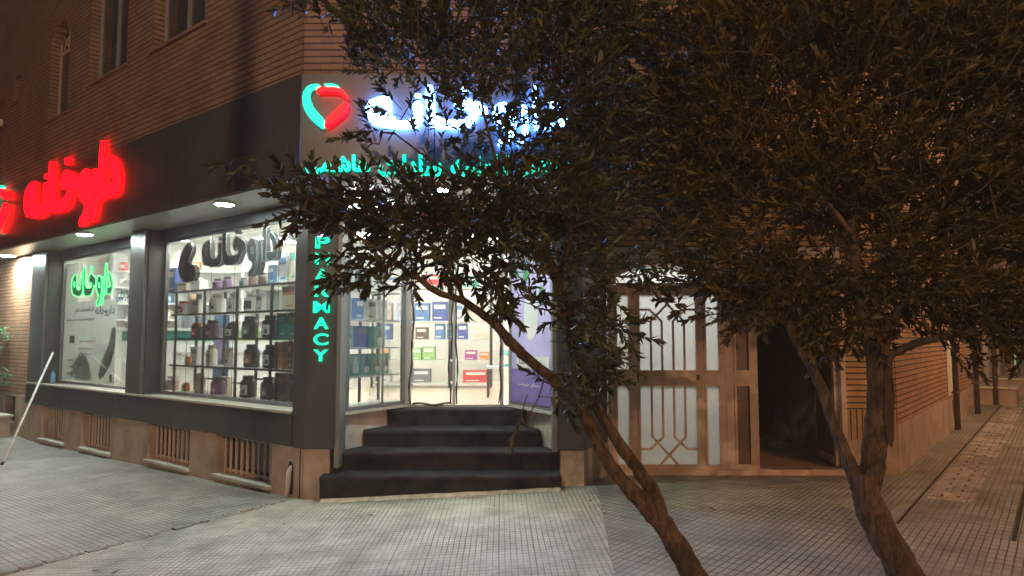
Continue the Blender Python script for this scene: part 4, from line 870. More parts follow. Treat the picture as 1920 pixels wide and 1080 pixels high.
# alley side
MB().wall(AL, .005, 4.3, .66, 4.6, 0, .2).build('side_wall', 'brick_alley', G)
MB().wall(AL, .005, 4.3, 0, .655, -.006, .2).build('stone_base', 'stone_pink', G)
GT = thing  # gate parts are children of the house
gl_h = [(1.15,1.285,.23,1.085),(1.15,1.285,1.245,2.075),(1.40,2.02,.23,1.085),(1.40,2.02,1.245,2.075),(2.126,2.267,.23,1.085),(2.126,2.267,1.245,2.075),(2.45,2.6,.23,1.085),(2.45,2.6,1.245,2.075)]
ga = MB().wall(ID, 1.055, 2.66, .181, 2.19, YG, YG+.05, gl_h).build('gate', 'gate_paint', G)
b_ = MB()
for (x0, x1, z0, z1) in gl_h: b_.wall(ID, x0-.02, x1+.02, z0-.02, z1+.02, YG-.012, YG-.0005, [(x0+.005, x1-.005, z0+.005, z1-.005)])
b_.box(ID, 1.31, 1.318, YG-.004, YG-.0004, .2, 2.1); b_.box(ID, 2.07, 2.078, YG-.004, YG-.0004, .2, 2.1); b_.box(ID, 2.34, 2.347, YG-.004, YG-.0004, .2, 2.1)
b_.build('panel_moulding', 'gate_paint', ga)
for i, (x0, x1, z0, z1) in enumerate(gl_h): box(ID, x0, x1, YG+.02, YG+.026, z0, z1).build('frosted_pane' if x0 < 2.3 else 'dark_pane', 'frosted' if x0 < 2.3 else 'gate_dark', ga)
def gx(px): return 1.402+(px-287)/(542-287)*(2.02-1.402)
def zu(py): return 2.075-(py-230)/(580-230)*(2.075-1.245)
def zl(py): return 1.085-(py-645)/(1005-645)*(1.085-.23)
def strip(mb, pts, w_=.024):
    for a, c in zip(pts, pts[1:]):
        a = Vector((a[0], 0, a[1])); c = Vector((c[0], 0, c[1])); d = (c-a).normalized(); n_ = Vector((-d.z, 0, d.x))*w_/2; a = a-d*w_*.35; c = c+d*w_*.35
        q = [a-n_, c-n_, c+n_, a+n_]; ya, yb = YG+.002+random.uniform(0, .001), YG+.019
        mb.poly([(p.x, ya, p.z) for p in q]); mb.poly([(p.x, yb, p.z) for p in q[::-1]])
        for i in range(4): p, r_ = q[i], q[(i+1) % 4]; mb.poly([(p.x, ya, p.z), (r_.x, ya, r_.z), (r_.x, yb, r_.z), (p.x, yb, p.z)])
b_ = MB()
for mz, (ya_, yb_) in ((zu, (580, 230)), (zl, (645, 1005))):
    Y = (lambda y: y) if mz is zu else (lambda y: 645+(580-y)/350*360)
    for mir in (0, 1):
        X = (lambda x: gx(x)) if not mir else (lambda x: gx(829-x))
        strip(b_, [(X(339), mz(Y(580))), (X(339), mz(Y(352))), (X(452), mz(Y(232)))]); strip(b_, [(X(389), mz(Y(580))), (X(389), mz(Y(352))), (X(332), mz(Y(298))), (X(287), mz(Y(298)))])
b_.build('lattice_bars', 'gate_paint', ga)
b_ = MB(); b_.lathe((2.035, YG-.012, 1.17), [(0,-.02),(.012,-.014),(.012,.014),(0,.02)], 10); b_.box(ID, 2.02, 2.05, YG-.01, YG-.001, 1.14, 1.2); b_.build('lock', 'pipe', ga)
# arched transom
arch = [(1.1,2.19),(1.1,2.29),(1.2,2.35),(1.42,2.44),(1.68,2.47),(1.94,2.44),(2.2,2.35),(2.3,2.29),(2.3,2.19)]
arin = [(1.15,2.2),(1.15,2.27),(1.22,2.315),(1.43,2.4),(1.68,2.43),(1.93,2.4),(2.16,2.315),(2.25,2.27),(2.25,2.2)]
b_ = MB()
for i in range(len(arch)-1):
    a, c, d, e = arch[i], arch[i+1], arin[i+1], arin[i]
    b_.poly([(p[0], YG+.001, p[1]) for p in (a, c, d, e)]); b_.poly([(p[0], YG+.05, p[1]) for p in (e, d, c, a)]); b_.poly([(d[0],YG+.001,d[1]),(d[0],YG+.05,d[1]),(e[0],YG+.05,e[1]),(e[0],YG+.001,e[1])])
b_.box(ID, 1.15, 2.25, YG+.001, YG+.05, 2.191, 2.21)
b_.build('transom_frame', 'gate_paint', G)
b_ = MB(); b_.poly([(x, YG+.025, z) for x, z in arin]); b_.build('transom_pane', 'frosted', G)
for q in ([(1.30, 2.35), (1.4, 2.29), (1.4, 2.21)], [(1.4, 2.29), (1.55, 2.36), (1.6, 2.42)], [(2.0, 2.21), (2.0, 2.29), (2.1, 2.35)]): b_ = MB(); strip(b_, q); b_.build('transom_bar', 'gate_paint', G)
b_ = MB()   # masonry between the arch and the lintel
top = 2.485
for i in range(1, len(arch)-2):
    a, c = arch[i], arch[i+1]; b_.poly([(a[0],YG+.03,a[1]+.001),(c[0],YG+.03,c[1]+.001),(c[0],YG+.03,top),(a[0],YG+.03,top)], [(a[0],a[1]),(c[0],c[1]),(c[0],top),(a[0],top)])
b_.poly([(1.05,YG+.03,2.19),(1.1,YG+.03,2.19),(1.1,YG+.03,top),(1.05,YG+.03,top)], [(1.05,2.19),(1.1,2.19),(1.1,top),(1.05,top)])
b_.box(ID, 2.302, 2.66, YG+.028, YG+.05, 2.192, top); b_.build('arch_masonry', 'brick_yellow', G, fix=False)
# gate threshold and passage
box(ID, 1.055, 3.65, YG-.02, YG+.15, .1, .18).build('threshold', 'gate_paint', G)
box(ID, 2.661, 2.69, YG+.0, YG+.08, .18, 2.48).build('door_post', 'gate_paint', G)
box(ID, 3.6, 3.652, YG-.005, YG+.06, .18, 2.48).build('door_post', 'gate_paint', G)
LFm = lambda a, b, c: (3.6+a*.14-b*.99, YG+.08+a*.99+b*.14, c)
dl_ = MB().wall(LFm, 0, .75, .2, 2.4, 0, .04, [(.1,.3,.32,1.05),(.1,.3,1.25,2.2),(.42,.65,.32,1.05),(.42,.65,1.25,2.2)]).build('open_door_leaf', 'gate_paint', G); box(LFm, .08, .67, .045, .05, .3, 2.25).build('dark_pane', 'gate_dark', dl_)
b_ = MB(); b_.box(ID, 2.69, 3.62, 7.8, 11, .13, .17); b_.build('passage_floor', 'floor_tan', G)
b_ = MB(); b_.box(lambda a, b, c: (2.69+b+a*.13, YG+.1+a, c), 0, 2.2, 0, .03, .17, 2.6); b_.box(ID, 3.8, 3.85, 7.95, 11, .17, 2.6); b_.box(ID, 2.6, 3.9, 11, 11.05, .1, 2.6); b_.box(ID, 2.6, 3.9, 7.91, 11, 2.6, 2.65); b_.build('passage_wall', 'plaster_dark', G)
# lit hall behind the frosted gate
b_ = MB(); b_.box(ID, .95, 1.0, 7.95, 9.6, .1, 2.9); b_.box(ID, 2.64, 2.68, 7.91, 9.6, .1, 2.9); b_.box(ID, .95, 2.68, 9.6, 9.65, .1, 2.9); b_.box(ID, .95, 2.68, 7.91, 9.6, 2.9, 2.95); b_.box(ID, .95, 2.68, 7.91, 9.6, .08, .12); b_.build('hall', 'white_wall', G)
hl = thing('ceiling_lamp', 'lamp in the hall behind the frosted gate panes', 'lamp', (1.7, 8.7, 2.85))
MB().lathe((1.7, 8.7, 2.85), [(0,.05),(.16,.05),(.16,0)], 20).build('lamp_shade', 'white_plastic', hl); MB().lathe((1.7, 8.7, 2.85), [(0,-.001),(.15,-.001)], 20).build('lamp_disc', 'e_cool', hl)

# ------------------------------------------------------------ alley
def pipe(s, r, z0, z1, rad, label):
    o = thing('drain_pipe', label, 'pipe', AL(s, r, z0)); MB().tube([AL(s, r, z0), AL(s, r, z1)], rad, 10).build('pipe_body', 'pipe', o)
    b_ = MB()
    for z in (z0+.6, z0+1.6, z0+2.6):
        b_ = MB(); b_.tube([AL(s, r, z), AL(s, r, z+.04)], rad*1.25, 10); b_.box(AL, s-.015, s+.015, r, .0, z, z+.02); b_.build('clamp', 'pipe', o)
pipe(4.75, -.07, .1, 4.6, .045, 'dark drain pipe at the far edge of the near alley wall'); pipe(7.8, -.1, .1, 5.5, .05, 'second dark drain pipe beyond the orange lit brick panel'); pipe(10.3, -.25, .1, 5, .05, 'third pipe in front of the grey alley doorway')
H2_ = thing('alley_house', 'narrow brick house between the drain pipes in the alley', 'house', AL(6, .1, .1))
MB().wall(AL, 4.31, 7.7, .62, 5.4, .06, .3, [(6.5, 7.4, .0, .0)]).build('brick_wall', 'brick_alley', H2_)
MB().wall(AL, 4.31, 7.7, 0, .6, .04, .3, [(5.2, 6.2, .2, .56)]).build('stone_base', 'stone_pink', H2_); box(AL, 5.2, 6.2, .18, .2, .2, .56).build('basement_pane', 'void', H2_)
box(AL, 4.85, 5.95, .05, .0595, .64, 1.65).build('stone_panel', 'stone_pale', H2_)
H3_ = thing('alley_house', 'tall dark house with a recessed doorway past the second drain pipe', 'house', AL(9, .2, .1))
MB().wall(AL, 7.71, 12.4, 0, 7, .1, .4, [(8.2, 9.3, 0, 2.5), (10.6, 11.7, .3, 2.6)]).build('wall', 'stone_pink', H3_); box(AL, 8.2, 9.3, .3, .32, 0, 2.5).build('door', 'gate_dark', H3_); box(AL, 10.6, 11.7, .3, .32, .3, 2.6).build('door', 'frame_grey', H3_)
H4_ = thing('alley_house', 'pale plastered house with a light doorway deep in the alley', 'house', AL(15, .2, .1))
MB().wall(AL, 12.41, 19, 0, 8, .0, .3, [(13.4, 14.3, .3, 2.5), (15.3, 16.4, .3, 2.6)]).build('wall', 'plaster_pale', H4_); box(AL, 13.4, 14.3, .2, .22, .3, 2.5).build('door', 'copper', H4_); box(AL, 15.3, 16.4, .2, .22, .3, 2.6).build('door', 'cream', H4_)
H5_ = thing('alley_house', 'far house with a green lit window at the alley end', 'house', AL(22, .2, .1))
MB().wall(AL, 19.01, 40, 0, 9, -.2, .3, [(20, 21, .3, 2.4)]).build('wall', 'stone_pink', H5_); box(AL, 20, 21, .1, .12, .3, 2.4).build('window', 'e_fargreen', H5_)
H6_ = thing('alley_house', 'house closing the far end of the alley', 'house', AL(34, -4, .1))
MB().wall(lambda a, b, c: AL(33+b, -a, c), .3, 16, 0, 8, 0, .3, [(1.5, 2.6, 2.6, 4), (3.5, 4.6, .2, 2.4)]).build('wall', 'plaster_pale', H6_); box(lambda a, b, c: AL(33+b, -a, c), 3.5, 4.6, .1, .12, .2, 2.4).build('door', 'e_far', H6_); box(lambda a, b, c: AL(33+b, -a, c), 1.5, 2.6, .1, .12, 2.6, 4).build('window', 'e_far', H6_)
for (s0, s1, w_, h, lb) in ((10.3, 11.5, .62, .42, 'stone block step in front of the nearer alley doorway'), (13.3, 14.6, .8, .48, 'greenish stone block step deeper in the alley'), (15.2, 16.5, .7, .3, 'low far stone step beside the motorcycle')):
    o = thing('stone_step', lb, 'step', AL(s0, 0, .1), 'stone blocks at the alley doorways'); box(AL, s0, s1, -w_, .08, .05, .1+h-.05).build('block', 'stone_pink', o, bevel=.01); box(AL, s0-.03, s1+.03, -w_-.03, .09, .1+h-.05, .1+h).build('slab', 'stone_pale', o, bevel=.006)
# motorcycle
MO = thing('motorcycle', 'dark parked motorcycle deep in the alley at the right photo edge', 'motorcycle', AL(16.9, -1.1, .12))
mf = lambda a, b, c: AL(16.4+a*1.0, -1.15+b, .12+c)
for a in (0, 1.25):
    wq = thing('wheel', None, None, mf(a, 0, .3)); setpar(wq, MO)
    MB().tube([mf(a+.27*math.cos(t), 0, .3+.27*math.sin(t)) for t in [i*math.pi/10 for i in range(21)]], .045, 8, cap=False).build('tyre', 'rubber', wq)
    b_ = MB()
    for i in range(8): b_.tube([mf(a, 0, .3), mf(a+.25*math.cos(i*math.pi/4), 0, .3+.25*math.sin(i*math.pi/4))], .006, 4)
    b_.build('spokes', 'chrome', wq)
b_ = MB(); b_.tube([mf(.35,0,.78), mf(.6,0,.82), mf(.85,0,.72)], [.1,.14,.09], 10); b_.build('fuel_tank', 'red_dark', MO)
b_ = MB(); b_.tube([mf(.8,0,.75), mf(1.1,0,.76), mf(1.4,0,.8)], [.09,.1,.06], 10); b_.build('saddle', 'rubber', MO)
b_ = MB(); b_.tube([mf(0,.06,.3), mf(.22,.06,.95)], .025, 6); b_.tube([mf(0,-.06,.3), mf(.22,-.06,.95)], .025, 6); b_.tube([mf(.3,0,.8), mf(.5,0,.35), mf(.9,0,.35), mf(1.25,0,.3)], .03, 6); b_.build('frame', 'black_plastic', MO)
b_ = MB(); b_.tube([mf(.3,-.35,1.02), mf(.22,0,.98), mf(.3,.35,1.02)], .015, 6); b_.build('handlebar', 'chrome', MO); b_ = MB(); b_.lathe(mf(.1,0,.85), [(0,-.08),(.08,-.04),(.09,.04),(0,.08)], 12); b_.build('headlight', 'white_plastic', MO); b_ = MB(); b_.box(mf, .45, .8, -.13, .13, .3, .6); b_.build('engine', 'frame_grey', MO, bevel=.02)
FBd = thing('far_building', 'pale apartment building rising behind the right tree', 'building', (9, 27, 0))
MB().wall(ID, 3, 22, 0, 13, 26, 26.4, [(5+3*k, 6.4+3*k, 3*j+1.2, 3*j+2.7) for k in range(5) for j in range(1, 4)]).build('wall', 'plaster_pale', FBd)
for k in range(5):
    for j in range(1, 4): box(ID, 5+3*k, 6.4+3*k, 26.2, 26.25, 3*j+1.2, 3*j+2.7).build('window', 'window_dark', FBd)

# ------------------------------------------------------------ left edge: neighbour, planter, plant, lamp bracket
NB = thing('brick_house', 'brick house beyond the pharmacy at the left photo edge', 'house', LF(10, 0, -.12))
MB().wall(LF, 7.92, 16, .6, 3.07, .05, .3, [(8.55, 9.2, .1, .61)]).build('brick_wall', 'brick_alley', NB); MB().wall(LF, 7.92, 16, -.4, .598, .04, .3, [(8.55, 9.2, .1, .56)]).build('stone_base', 'stone_pink', NB); box(LF, 8.55, 9.2, .2, .22, .1, .56).build('basement_pane', 'void', NB)
PLt = thing('planter', 'low stone planter box at the left photo edge', 'planter', LF(8.9, -.4, -.12)); MB().wall(LF, 8.45, 10.2, -.12, .22, -.6, -.05, []).build('planter_box', 'stone_pink', PLt); box(LF, 8.4, 10.25, -.65, -.02, .221, .26).build('rim', 'stone_pale', PLt)
b_ = MB(); b_.box(ID, -1, -1, -1, -1, -1, -1)
def leaves_mesh(name, P, D, N_, Ls, Ws, tone, material, parent):
    # P base points, D direction, N_ normals; folded pointed leaf: 7 verts, 4 faces
    k = len(P); Sd = np.cross(D, N_); Sd /= np.linalg.norm(Sd, axis=1)[:, None]+1e-9; N2 = np.cross(Sd, D)
    L1 = Ls[:, None]; W1 = Ws[:, None]; fold = W1*.35; bend = (L1*RNG.uniform(-.06, .16, (k, 1)))
    vs = np.stack([P, P+D*L1*.33+Sd*W1*.46+N2*fold-N2*bend*.3, P+D*L1*.36-N2*bend*.2, P+D*L1*.33-Sd*W1*.46+N2*fold-N2*bend*.3,
                   P+D*L1*.7+Sd*W1*.4+N2*fold*.8-N2*bend*.7, P+D*L1*.7-N2*bend*.6, P+D*L1*.7-Sd*W1*.4+N2*fold*.8-N2*bend*.7, P+D*L1-N2*bend], 1).reshape(-1, 3)
    base = (np.arange(k)*8)[:, None]
    tri = np.array([[0,2,1],[0,3,2],[4,5,7],[5,6,7]]); quad = np.array([[1,2,5,4],[2,3,6,5]])
    T = (base[:, :, None]+tri[None]).reshape(-1, 3); Q = (base[:, :, None]+quad[None]).reshape(-1, 4)
    me = bpy.data.meshes.new(name); me.vertices.add(len(vs)); me.vertices.foreach_set('co', vs.ravel().astype('f'))
    loops = np.concatenate([T.ravel(), Q.ravel()]); me.loops.add(len(loops)); me.loops.foreach_set('vertex_index', loops.astype('i'))
    st = np.concatenate([np.arange(len(T))*3, len(T)*3+np.arange(len(Q))*4]); me.polygons.add(len(st)); me.polygons.foreach_set('loop_start', st.astype('i')); me.update(calc_edges=True)
    at = me.attributes.new('tone', 'FLOAT', 'POINT'); at.data.foreach_set('value', np.repeat(tone, 8).astype('f')); me.materials.append(M[material])
    o = bpy.data.objects.new(name, me); COL.objects.link(o); setpar(o, parent); return o
def norm(a): return a/(np.linalg.norm(a, axis=1)[:, None]+1e-9)
def tree(label, stems, blobs, leafmat_, name='privet_tree', lens=.064, dens=1.0, base=(0, 0, 0), seed=1):
    global RNG; RNG = np.random.default_rng(seed); random.seed(seed)
    T_ = thing(name, label, 'tree', base); tr = MB(); limb_pts = []
    for st in stems:   # st: list of (px, py, Y, radius)
        pts = [onY(a, b, y) for a, b, y, r in st]; rad = [r*.87 for *_, r in st]; fine = []; fr = []
        for i in range(len(pts)-1):
            p0 = pts[max(i-1, 0)]; p1, p2 = pts[i], pts[i+1]; p3 = pts[min(i+2, len(pts)-1)]
            for k in range(6):
                t = k/6; q = .5*((2*p1)+(-p0+p2)*t+(2*p0-5*p1+4*p2-p3)*t*t+(-p0+3*p1-3*p2+p3)*t**3)
                fine.append(q+Vector((random.uniform(-1, 1), random.uniform(-1, 1), random.uniform(-1, 1)))*.004); fr.append((rad[i]*(1-t)+rad[i+1]*t)*(1+random.uniform(-.05, .07)))
        fine.append(pts[-1]); fr.append(rad[-1]); tr.tube(fine, fr, 14, jit=.09); limb_pts += fine
    tr.build('trunk', 'bark', T_, fix=False)
    LP = np.array([tuple(p) for p in limb_pts]); cen = np.mean([tuple(onY(b[0], b[1], b[4])) for b in blobs], axis=0)
    P, D, Nn, Ls, Ws, To = [], [], [], [], [], []; tw = MB()
    for (px, py, rx, ry, Y, dy, d) in blobs:
        c = np.array(onY(px, py, Y)); a, b2 = rx*Y/F_PX, ry*Y/F_PX
        nt_ = int(a*b2*3.14*230*d*dens)+1
        for _ in range(nt_):
            u = RNG.normal(size=3); u /= np.linalg.norm(u); rr = RNG.random()**.42
            p = c+u*rr*np.array([a, dy, b2]); d0 = (p-cen)*np.array([.8, .6, .5]); d0 /= np.linalg.norm(d0)+.2
            dirv = d0+RNG.normal(size=3)*.55+np.array([0, -.1, .35]); dirv /= np.linalg.norm(dirv); ln = RNG.uniform(.1, .24)
            e = p+dirv*ln; mid = (p+e)/2+RNG.normal(size=3)*.008
            if RNG.random() < .1:
                j = np.argmin(((LP-p)**2).sum(1)); q = LP[j]; dist = np.linalg.norm(q-p)
                if dist < .4: m1 = (q+p)/2+np.array([0, 0, .03])+RNG.normal(size=3)*.03; tw.tube([q, m1, p, mid, e], [.009, .006, .004, .003, .0015], 4, cap=False)
                else: tw.tube([p-dirv*.25+RNG.normal(size=3)*.03, p, mid, e], [.005, .004, .003, .0015], 4, cap=False)
            else: tw.tube([p-dirv*.06, p, e], [.003, .003, .0012], 3, cap=False)
            nl = RNG.integers(11, 19); ang = RNG.uniform(0, 6.28); tt = RNG.random(); x = np.cross(dirv, [0.1, .3, 1]); x /= np.linalg.norm(x); y = np.cross(dirv, x)
            for k in range(nl):
                f = (k+.5)/nl; f = f**.75; th = ang+k*2.4; side = x*math.cos(th)+y*math.sin(th); pos = p+dirv*ln*f; op = 1.05-.75*f+RNG.normal()*.12
                dd_ = dirv*math.cos(op)+side*math.sin(op)+np.array([0, 0, -.12]); P.append(pos); D.append(dd_); Nn.append(dirv*math.sin(op)-side*math.cos(op)+RNG.normal(size=3)*.3)
                l = lens*RNG.uniform(.5, 1.25); Ls.append(l); Ws.append(l*RNG.uniform(.26, .42)); To.append(np.clip(tt*.5+RNG.random()*.5, 0, 1))
    tw.build('twigs', 'bark', T_, fix=False)
    leaves_mesh('crown', np.array(P), norm(np.array(D)), norm(np.array(Nn)), np.array(Ls), np.array(Ws), np.array(To), leafmat_, T_)
    return T_, len(P)
s1 = [[(1400,1230,4.05,.1),(1335,1130,4.1,.09),(1290,1062,4.12,.078),(1255,1000,4.15,.072),(1222,958,4.18,.07),(1170,905,4.2,.05),(1130,850,4.22,.046),(1100,790,4.25,.044),(1085,760,4.25,.044)],
 [(1240,975,4.16,.05),(1228,930,4.18,.048),(1200,885,4.25,.046),(1160,830,4.32,.043),(1125,775,4.35,.04),(1095,730,4.35,.036),(1075,660,4.35,.034),(1062,600,4.3,.034),(1050,555,4.3,.036),(1035,500,4.25,.036),(1000,450,4.2,.028),(960,390,4.2,.02),(930,300,4.3,.014),(900,180,4.3,.008)],
 [(1090,765,4.25,.04),(1040,715,4.1,.036),(985,668,3.95,.033),(955,640,3.9,.036),(925,605,3.85,.028),(870,565,3.8,.024),(815,545,3.75,.02),(740,490,3.7,.014),(650,430,3.6,.008),(560,390,3.5,.005)],
 [(1048,555,4.3,.026),(1055,490,4.35,.02),(1085,420,4.4,.017),(1100,300,4.5,.012),(1080,150,4.5,.007)], [(960,390,4.2,.014),(850,330,4.2,.01),(740,250,4.1,.005)], [(870,565,3.8,.014),(820,470,3.9,.01),(700,380,3.9,.006),(600,340,3.8,.004)],
 [(1040,715,4.1,.01),(1025,700,4.0,.006),(1010,745,3.85,.004),(985,790,3.8,.003)]]
b1 = [(1000,50,230,120,4.5,.5,.95),(1120,40,70,80,4.5,.3,.5),(790,60,150,80,4.4,.5,.9),(640,8,110,34,4.3,.3,.6),(700,100,70,50,4.4,.3,.5),(1090,230,110,170,4.5,.5,.95),(940,215,180,110,4.4,.45,.42),(770,200,80,90,4.3,.35,.13),(700,250,40,80,4.3,.3,.1),
 (810,392,220,70,4.1,.5,.95),(1010,400,160,120,4.3,.5,.95),(650,395,110,48,3.9,.4,.75),(575,350,70,45,3.6,.3,.25),(530,310,40,30,3.6,.2,.06),(450,300,60,14,3.5,.1,.05),(610,405,70,45,3.7,.3,.5),(530,420,50,30,3.4,.2,.1),
 (700,520,90,50,3.7,.3,.42),(850,470,140,75,3.9,.4,.62),(950,530,85,75,3.9,.35,.4),(880,560,60,40,3.8,.2,.2),(1095,600,70,125,4.2,.3,.48),(1080,710,60,60,4.1,.2,.6),(1150,640,35,70,4.1,.15,.22),(1000,735,45,30,3.85,.1,.25),(1180,500,50,60,4.3,.2,.35)]
s2 = [[(1770,1230,4.2,.13),(1725,1130,4.25,.12),(1690,1062,4.3,.112),(1650,990,4.35,.105),(1625,930,4.4,.1),(1618,885,4.42,.09)],
 [(1610,915,4.42,.06),(1585,850,4.45,.045),(1558,780,4.5,.04),(1535,715,4.55,.038),(1505,660,4.6,.035),(1480,610,4.6,.03),(1440,500,4.7,.022),(1400,350,4.8,.014),(1350,150,4.8,.008)],
 [(1625,925,4.42,.085),(1638,860,4.42,.082),(1645,790,4.42,.08),(1648,720,4.42,.08),(1645,660,4.42,.085),(1625,600,4.45,.06),(1608,540,4.55,.05),(1600,440,4.75,.03),(1580,250,5.0,.015),(1560,60,5.1,.008)],
 [(1645,670,4.42,.06),(1668,610,4.42,.045),(1695,570,4.5,.04),(1740,500,4.65,.026),(1800,380,4.9,.015),(1850,200,5.1,.008)],
 [(1655,672,4.42,.03),(1690,655,4.35,.03),(1740,638,4.2,.026),(1800,628,4.1,.02),(1870,620,4.0,.013),(1930,600,3.9,.01)], [(1600,440,4.6,.02),(1500,330,4.6,.014),(1380,260,4.5,.008)], [(1480,610,4.6,.016),(1430,590,4.5,.01),(1370,575,4.4,.005)]]
b2_ = [(1330,130,150,170,4.8,.6,.9),(1480,90,170,140,4.9,.6,.62),(1700,100,220,160,4.8,.7,.95),(1890,130,140,230,4.6,.7,.95),(1300,330,130,130,4.8,.5,.9),(1490,320,180,140,4.9,.6,.95),(1700,360,200,150,4.8,.6,.95),(1890,420,110,140,4.5,.6,.9),(1370,500,130,70,4.6,.4,.6),(1500,540,140,80,4.7,.4,.9),
 (1390,585,60,40,4.4,.2,.5),(1600,600,100,55,4.6,.3,.6),(1700,510,130,70,4.6,.4,.8),(1790,560,120,60,4.2,.4,.85),(1880,600,80,60,4.0,.3,.85),(1240,200,60,130,4.7,.3,.5),(1300,470,100,50,4.4,.2,.2),(1310,560,40,40,4.3,.15,.12),(1850,645,70,25,4.0,.2,.35),(2020,300,130,330,4.6,.7,.8),(1560,640,60,25,4.6,.2,.3)]
T1, n1 = tree('leaning two-stemmed tree covering the white sign above the steps', s1, b1, 'leaf_left', base=(1.45, 4.0, .12), seed=3, dens=1.6, lens=.07)
T2, n2 = tree('large forked tree with a dark bark scar in front of the alley corner', s2, b2_, 'leaf_right', base=(2.7, 4.2, .12), seed=5, dens=1.9, lens=.074)

# dark scar on the right trunk
b_ = MB(); sc_ = [(1655,665,.02),(1652,700,.035),(1655,740,.045),(1654,780,.04),(1656,820,.03),(1656,835,.008)]
prev = None
for (px, py, hw) in sc_:
    c = onY(px, py, 4.42); ring = [(c.x+.084*math.sin(th)*1.0, c.y-.084*math.cos(th), c.z) for th in (-hw*9+.05, -hw*3+.05, hw*3+.05, hw*9+.05)]
    if prev:
        for j in range(3): b_.poly([prev[j], prev[j+1], ring[j+1], ring[j]], smooth=True)
    prev = ring
mat('bark_scar', (.035, .022, .016), .85, bump=.4); b_.build('bark_scar', 'bark_scar', T2)
SPt = thing('shrub', 'green fan-leaved plant growing out of the planter at the left photo edge', 'plant', LF(8.8, -.35, .26))
P, D, N3, Ls, Ws, To = [], [], [], [], [], []; tw = MB()
RNG = np.random.default_rng(4)
for k in range(26):
    b0 = np.array(LF(RNG.uniform(8.6, 9.6), RNG.uniform(-.45, -.2), .26)); hgt = RNG.uniform(.4, 1.5); top = b0+np.array([RNG.uniform(-.2, .45), RNG.uniform(-.3, .1), hgt]); tw.tube([b0, (b0+top)/2+np.array([0, 0, .05]), top], [.008, .006, .003], 4)
    for j in range(16):
        th = RNG.uniform(0, 6.28); P.append(top+RNG.normal(size=3)*.05); D.append([math.cos(th), math.sin(th), RNG.uniform(-.5, .5)]); N3.append([RNG.normal()*.3, RNG.normal()*.3, 1]); l = RNG.uniform(.12, .24); Ls.append(l); Ws.append(l*.16); To.append(RNG.random())
tw.build('stems', 'bark', SPt, fix=False); leaves_mesh('foliage', np.array(P), norm(np.array(D)), norm(np.array(N3)), np.array(Ls), np.array(Ws), np.array(To), 'leaf_plant', SPt)
LB = thing('wall_bracket', 'pale metal wall bracket with two arms cut by the left photo edge', 'bracket', LF(8.6, -.52, 4.7))
q1, q2 = onL(12, 178, -.55), onL(12, 231, -.55)
b_ = MB(); b_.tube([LF(q1[0], -.7, q1[1]), LF(q1[0]+.8, -.7, q1[1]+.0)], .03, 8); b_.build('arm', 'metal_white', LB)
b_ = MB(); b_.box(LF, q2[0], q2[0]+.8, -.75, -.6, q2[1]-.05, q2[1]+.05); b_.build('arm', 'metal_white', LB); b_ = MB(); b_.tube([LF(q1[0]+.18, -.7, q2[1]), LF(q1[0]+.18, -.7, q1[1])], .02, 6); b_.tube([LF(q1[0]+.5, -.7, q2[1]), LF(q1[0]+.5, -.5, q2[1])], .02, 6); b_.build('upright', 'metal_white', LB)
# drain spout by the corner
DP = thing('drain_spout', 'short grey drain spout in a dark arched hole beside the corner pillar', 'drain', LF(.17, -.01, .1))
td, zd = .14, .12
b_ = MB(); ap = [(td-.045, .02), (td+.045, .02), (td+.045, .3), (td+.025, .355), (td, .37), (td-.025, .355), (td-.045, .3)]
b_.poly([LF(a, -.004, z) for a, z in ap]); b_.build('hole', 'void', DP)
b_ = MB(); b_.tube([LF(td, .02, .3), LF(td, -.02, .26), LF(td-.005, -.035, .12), LF(td-.01, -.06, .01)], .026, 10); b_.build('spout', 'plaster_pale', DP)
b_ = MB()
for i in range(7):
    th = math.pi*i/6; th2 = math.pi*(i+1)/6
    if i < 6: b_.poly([LF(td+r_*math.cos(t_), -.006, .3+r_*1.2*math.sin(t_)) for r_, t_ in ((.046, th), (.046, th2), (.058, th2), (.058, th))])
b_.build('rim', 'plaster_pale', DP)

# fallen leaves on the paving
fl = None
for k in range(16):
    x, y = random.uniform(-3.2, 3.2), random.uniform(4.6, 6.9); a = random.uniform(0, 6.28); z = gz(x)+.004
    if y > 6.4 and x < .6: y = 6.2
    if fl is None:
        q = [(0, 0, 0), (.02, .01, .006), (.045, .011, .004), (.068, 0, .008), (.045, -.011, .006), (.02, -.01, .003)]
        b_ = MB(); b_.poly([q[0], q[1], q[5]]); b_.poly([q[1], q[2], q[4], q[5]]); b_.poly([q[2], q[3], q[4]])
        mat('dry_leaf', (.1, .075, .03), .7, var=.3); fl = b_.build('fallen_leaf', 'dry_leaf'); o = fl
        tag(o, 'small dry leaf lying on the tiled pavement', 'leaf', 'fallen leaves on the pavement')
    else: o = fl.copy(); COL.objects.link(o)
    o.location = (x, y, z); o.rotation_euler = (random.uniform(-.1, .1), random.uniform(-.1, .1), a); sc2 = random.uniform(.7, 1.1); o.scale = (sc2, sc2, sc2)

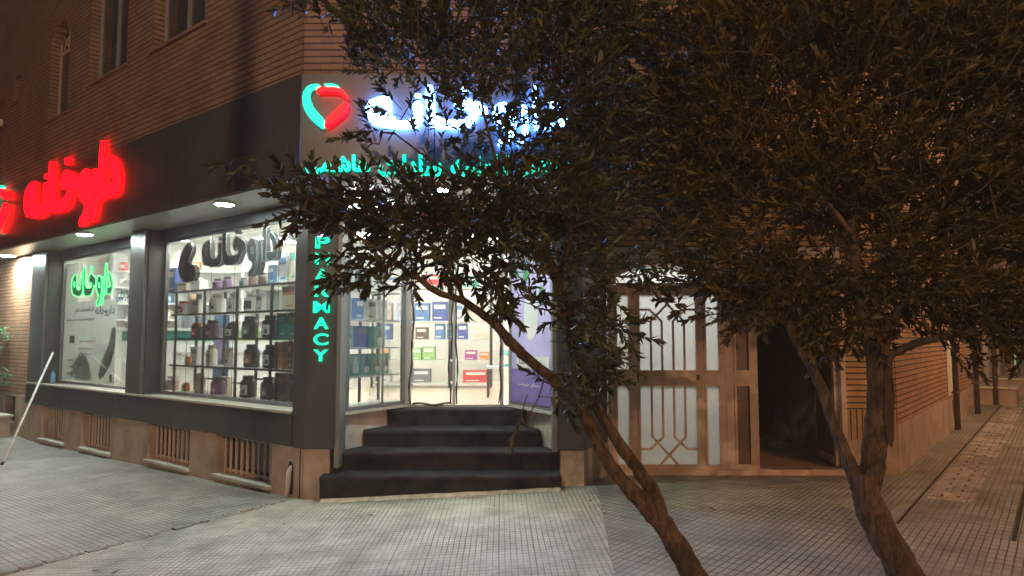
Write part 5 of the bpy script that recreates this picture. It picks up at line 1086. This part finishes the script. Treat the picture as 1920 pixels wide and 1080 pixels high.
# ------------------------------------------------------------ street lighting behind the viewer
def street_lamp(x, y, h, label, power, col, m_, aim):
    o = thing('street_lamp', label, 'street lamp', (x, y, 0)); b_ = MB(); ax = Vector(aim).normalized()
    b_.tube([(x, y, -.1), (x, y, 1), (x, y, h-.4), (x+ax.x*.3, y+ax.y*.3, h), (x+ax.x*1.0, y+ax.y*1.0, h+.15)], [.08, .065, .05, .04, .03], 10); b_.build('pole', 'pipe', o)
    hx, hy = x+ax.x*1.2, y+ax.y*1.2
    MB().lathe((hx, hy, h+.1), [(0,.1),(.1,.09),(.17,.02),(.18,0)], 16, 1, 1).build('lamp_head', 'frame_grey', o); MB().lathe((hx, hy, h+.1), [(0,-.02),(.15,-.0)], 16).build('lamp_glass', m_, o)
    l = bpy.data.lights.new('street_light', 'POINT'); l.energy = power; l.color = col; l.shadow_soft_size = .08
    lo = bpy.data.objects.new('street_light', l); COL.objects.link(lo); lo.location = (hx, hy, h-.02); setpar(lo, o)
street_lamp(-3.4, -7.2, 7.0, 'street lamp behind the viewer lighting the brick front', 560, (1, .66, .4), 'e_sodium', (.3, 1, 0))
street_lamp(9.5, -3.5, 6.5, 'street lamp to the right lighting the alley corner', 170, (1, .48, .2), 'e_sodium', (-1, .3, 0))
street_lamp(7.4, -3.6, 2.9, 'low added lamp out of view to the right, lighting the gate', 210, (1, .5, .24), 'e_sodium', (-1, 0, 0))  # added lamp, kept low so its light passes under the crown
street_lamp(21.5, 26.5, 5.5, 'street lamp deep in the alley shining on the wet tactile strip', 1500, (1, .85, .65), 'e_sodium', (-1, 0, 0))
street_lamp(11.5, 9.5, 5, 'street lamp on the far side of the alley', 160, (1, .6, .35), 'e_sodium', (-1, .1, 0))
UPo = MB().tube([(-2.95, -1.2, -.1), (-2.93, -1.2, 9)], .06, 10).build('utility_pole', 'pipe'); tag(UPo, 'tall utility pole behind the viewer that shades the brick corner', 'pole')
MB().box(ID, -3.6, -2.3, -1.25, -1.15, 8.2, 8.3).build('crossarm', 'pipe', UPo)

HZ = box(ID, -40, 40, -12, 45, -1.4, 14).build('bloom_haze', 'asphalt'); tag(HZ, 'thin added volume imitating lens bloom round the lit signs', 'bloom_haze', kind='stuff')  # scattering volume put in to imitate lens bloom around the signs
m = bpy.data.materials.new('bloom_haze'); m.use_nodes = True; n = m.node_tree; n.nodes.remove(n.nodes['Principled BSDF']); v = n.nodes.new('ShaderNodeVolumePrincipled')
v.inputs['Density'].default_value = .005; v.inputs['Color'].default_value = (.95, .95, .95, 1); n.links.new(v.outputs[0], n.nodes['Material Output'].inputs['Volume'])
HZ.data.materials.clear(); HZ.data.materials.append(m)
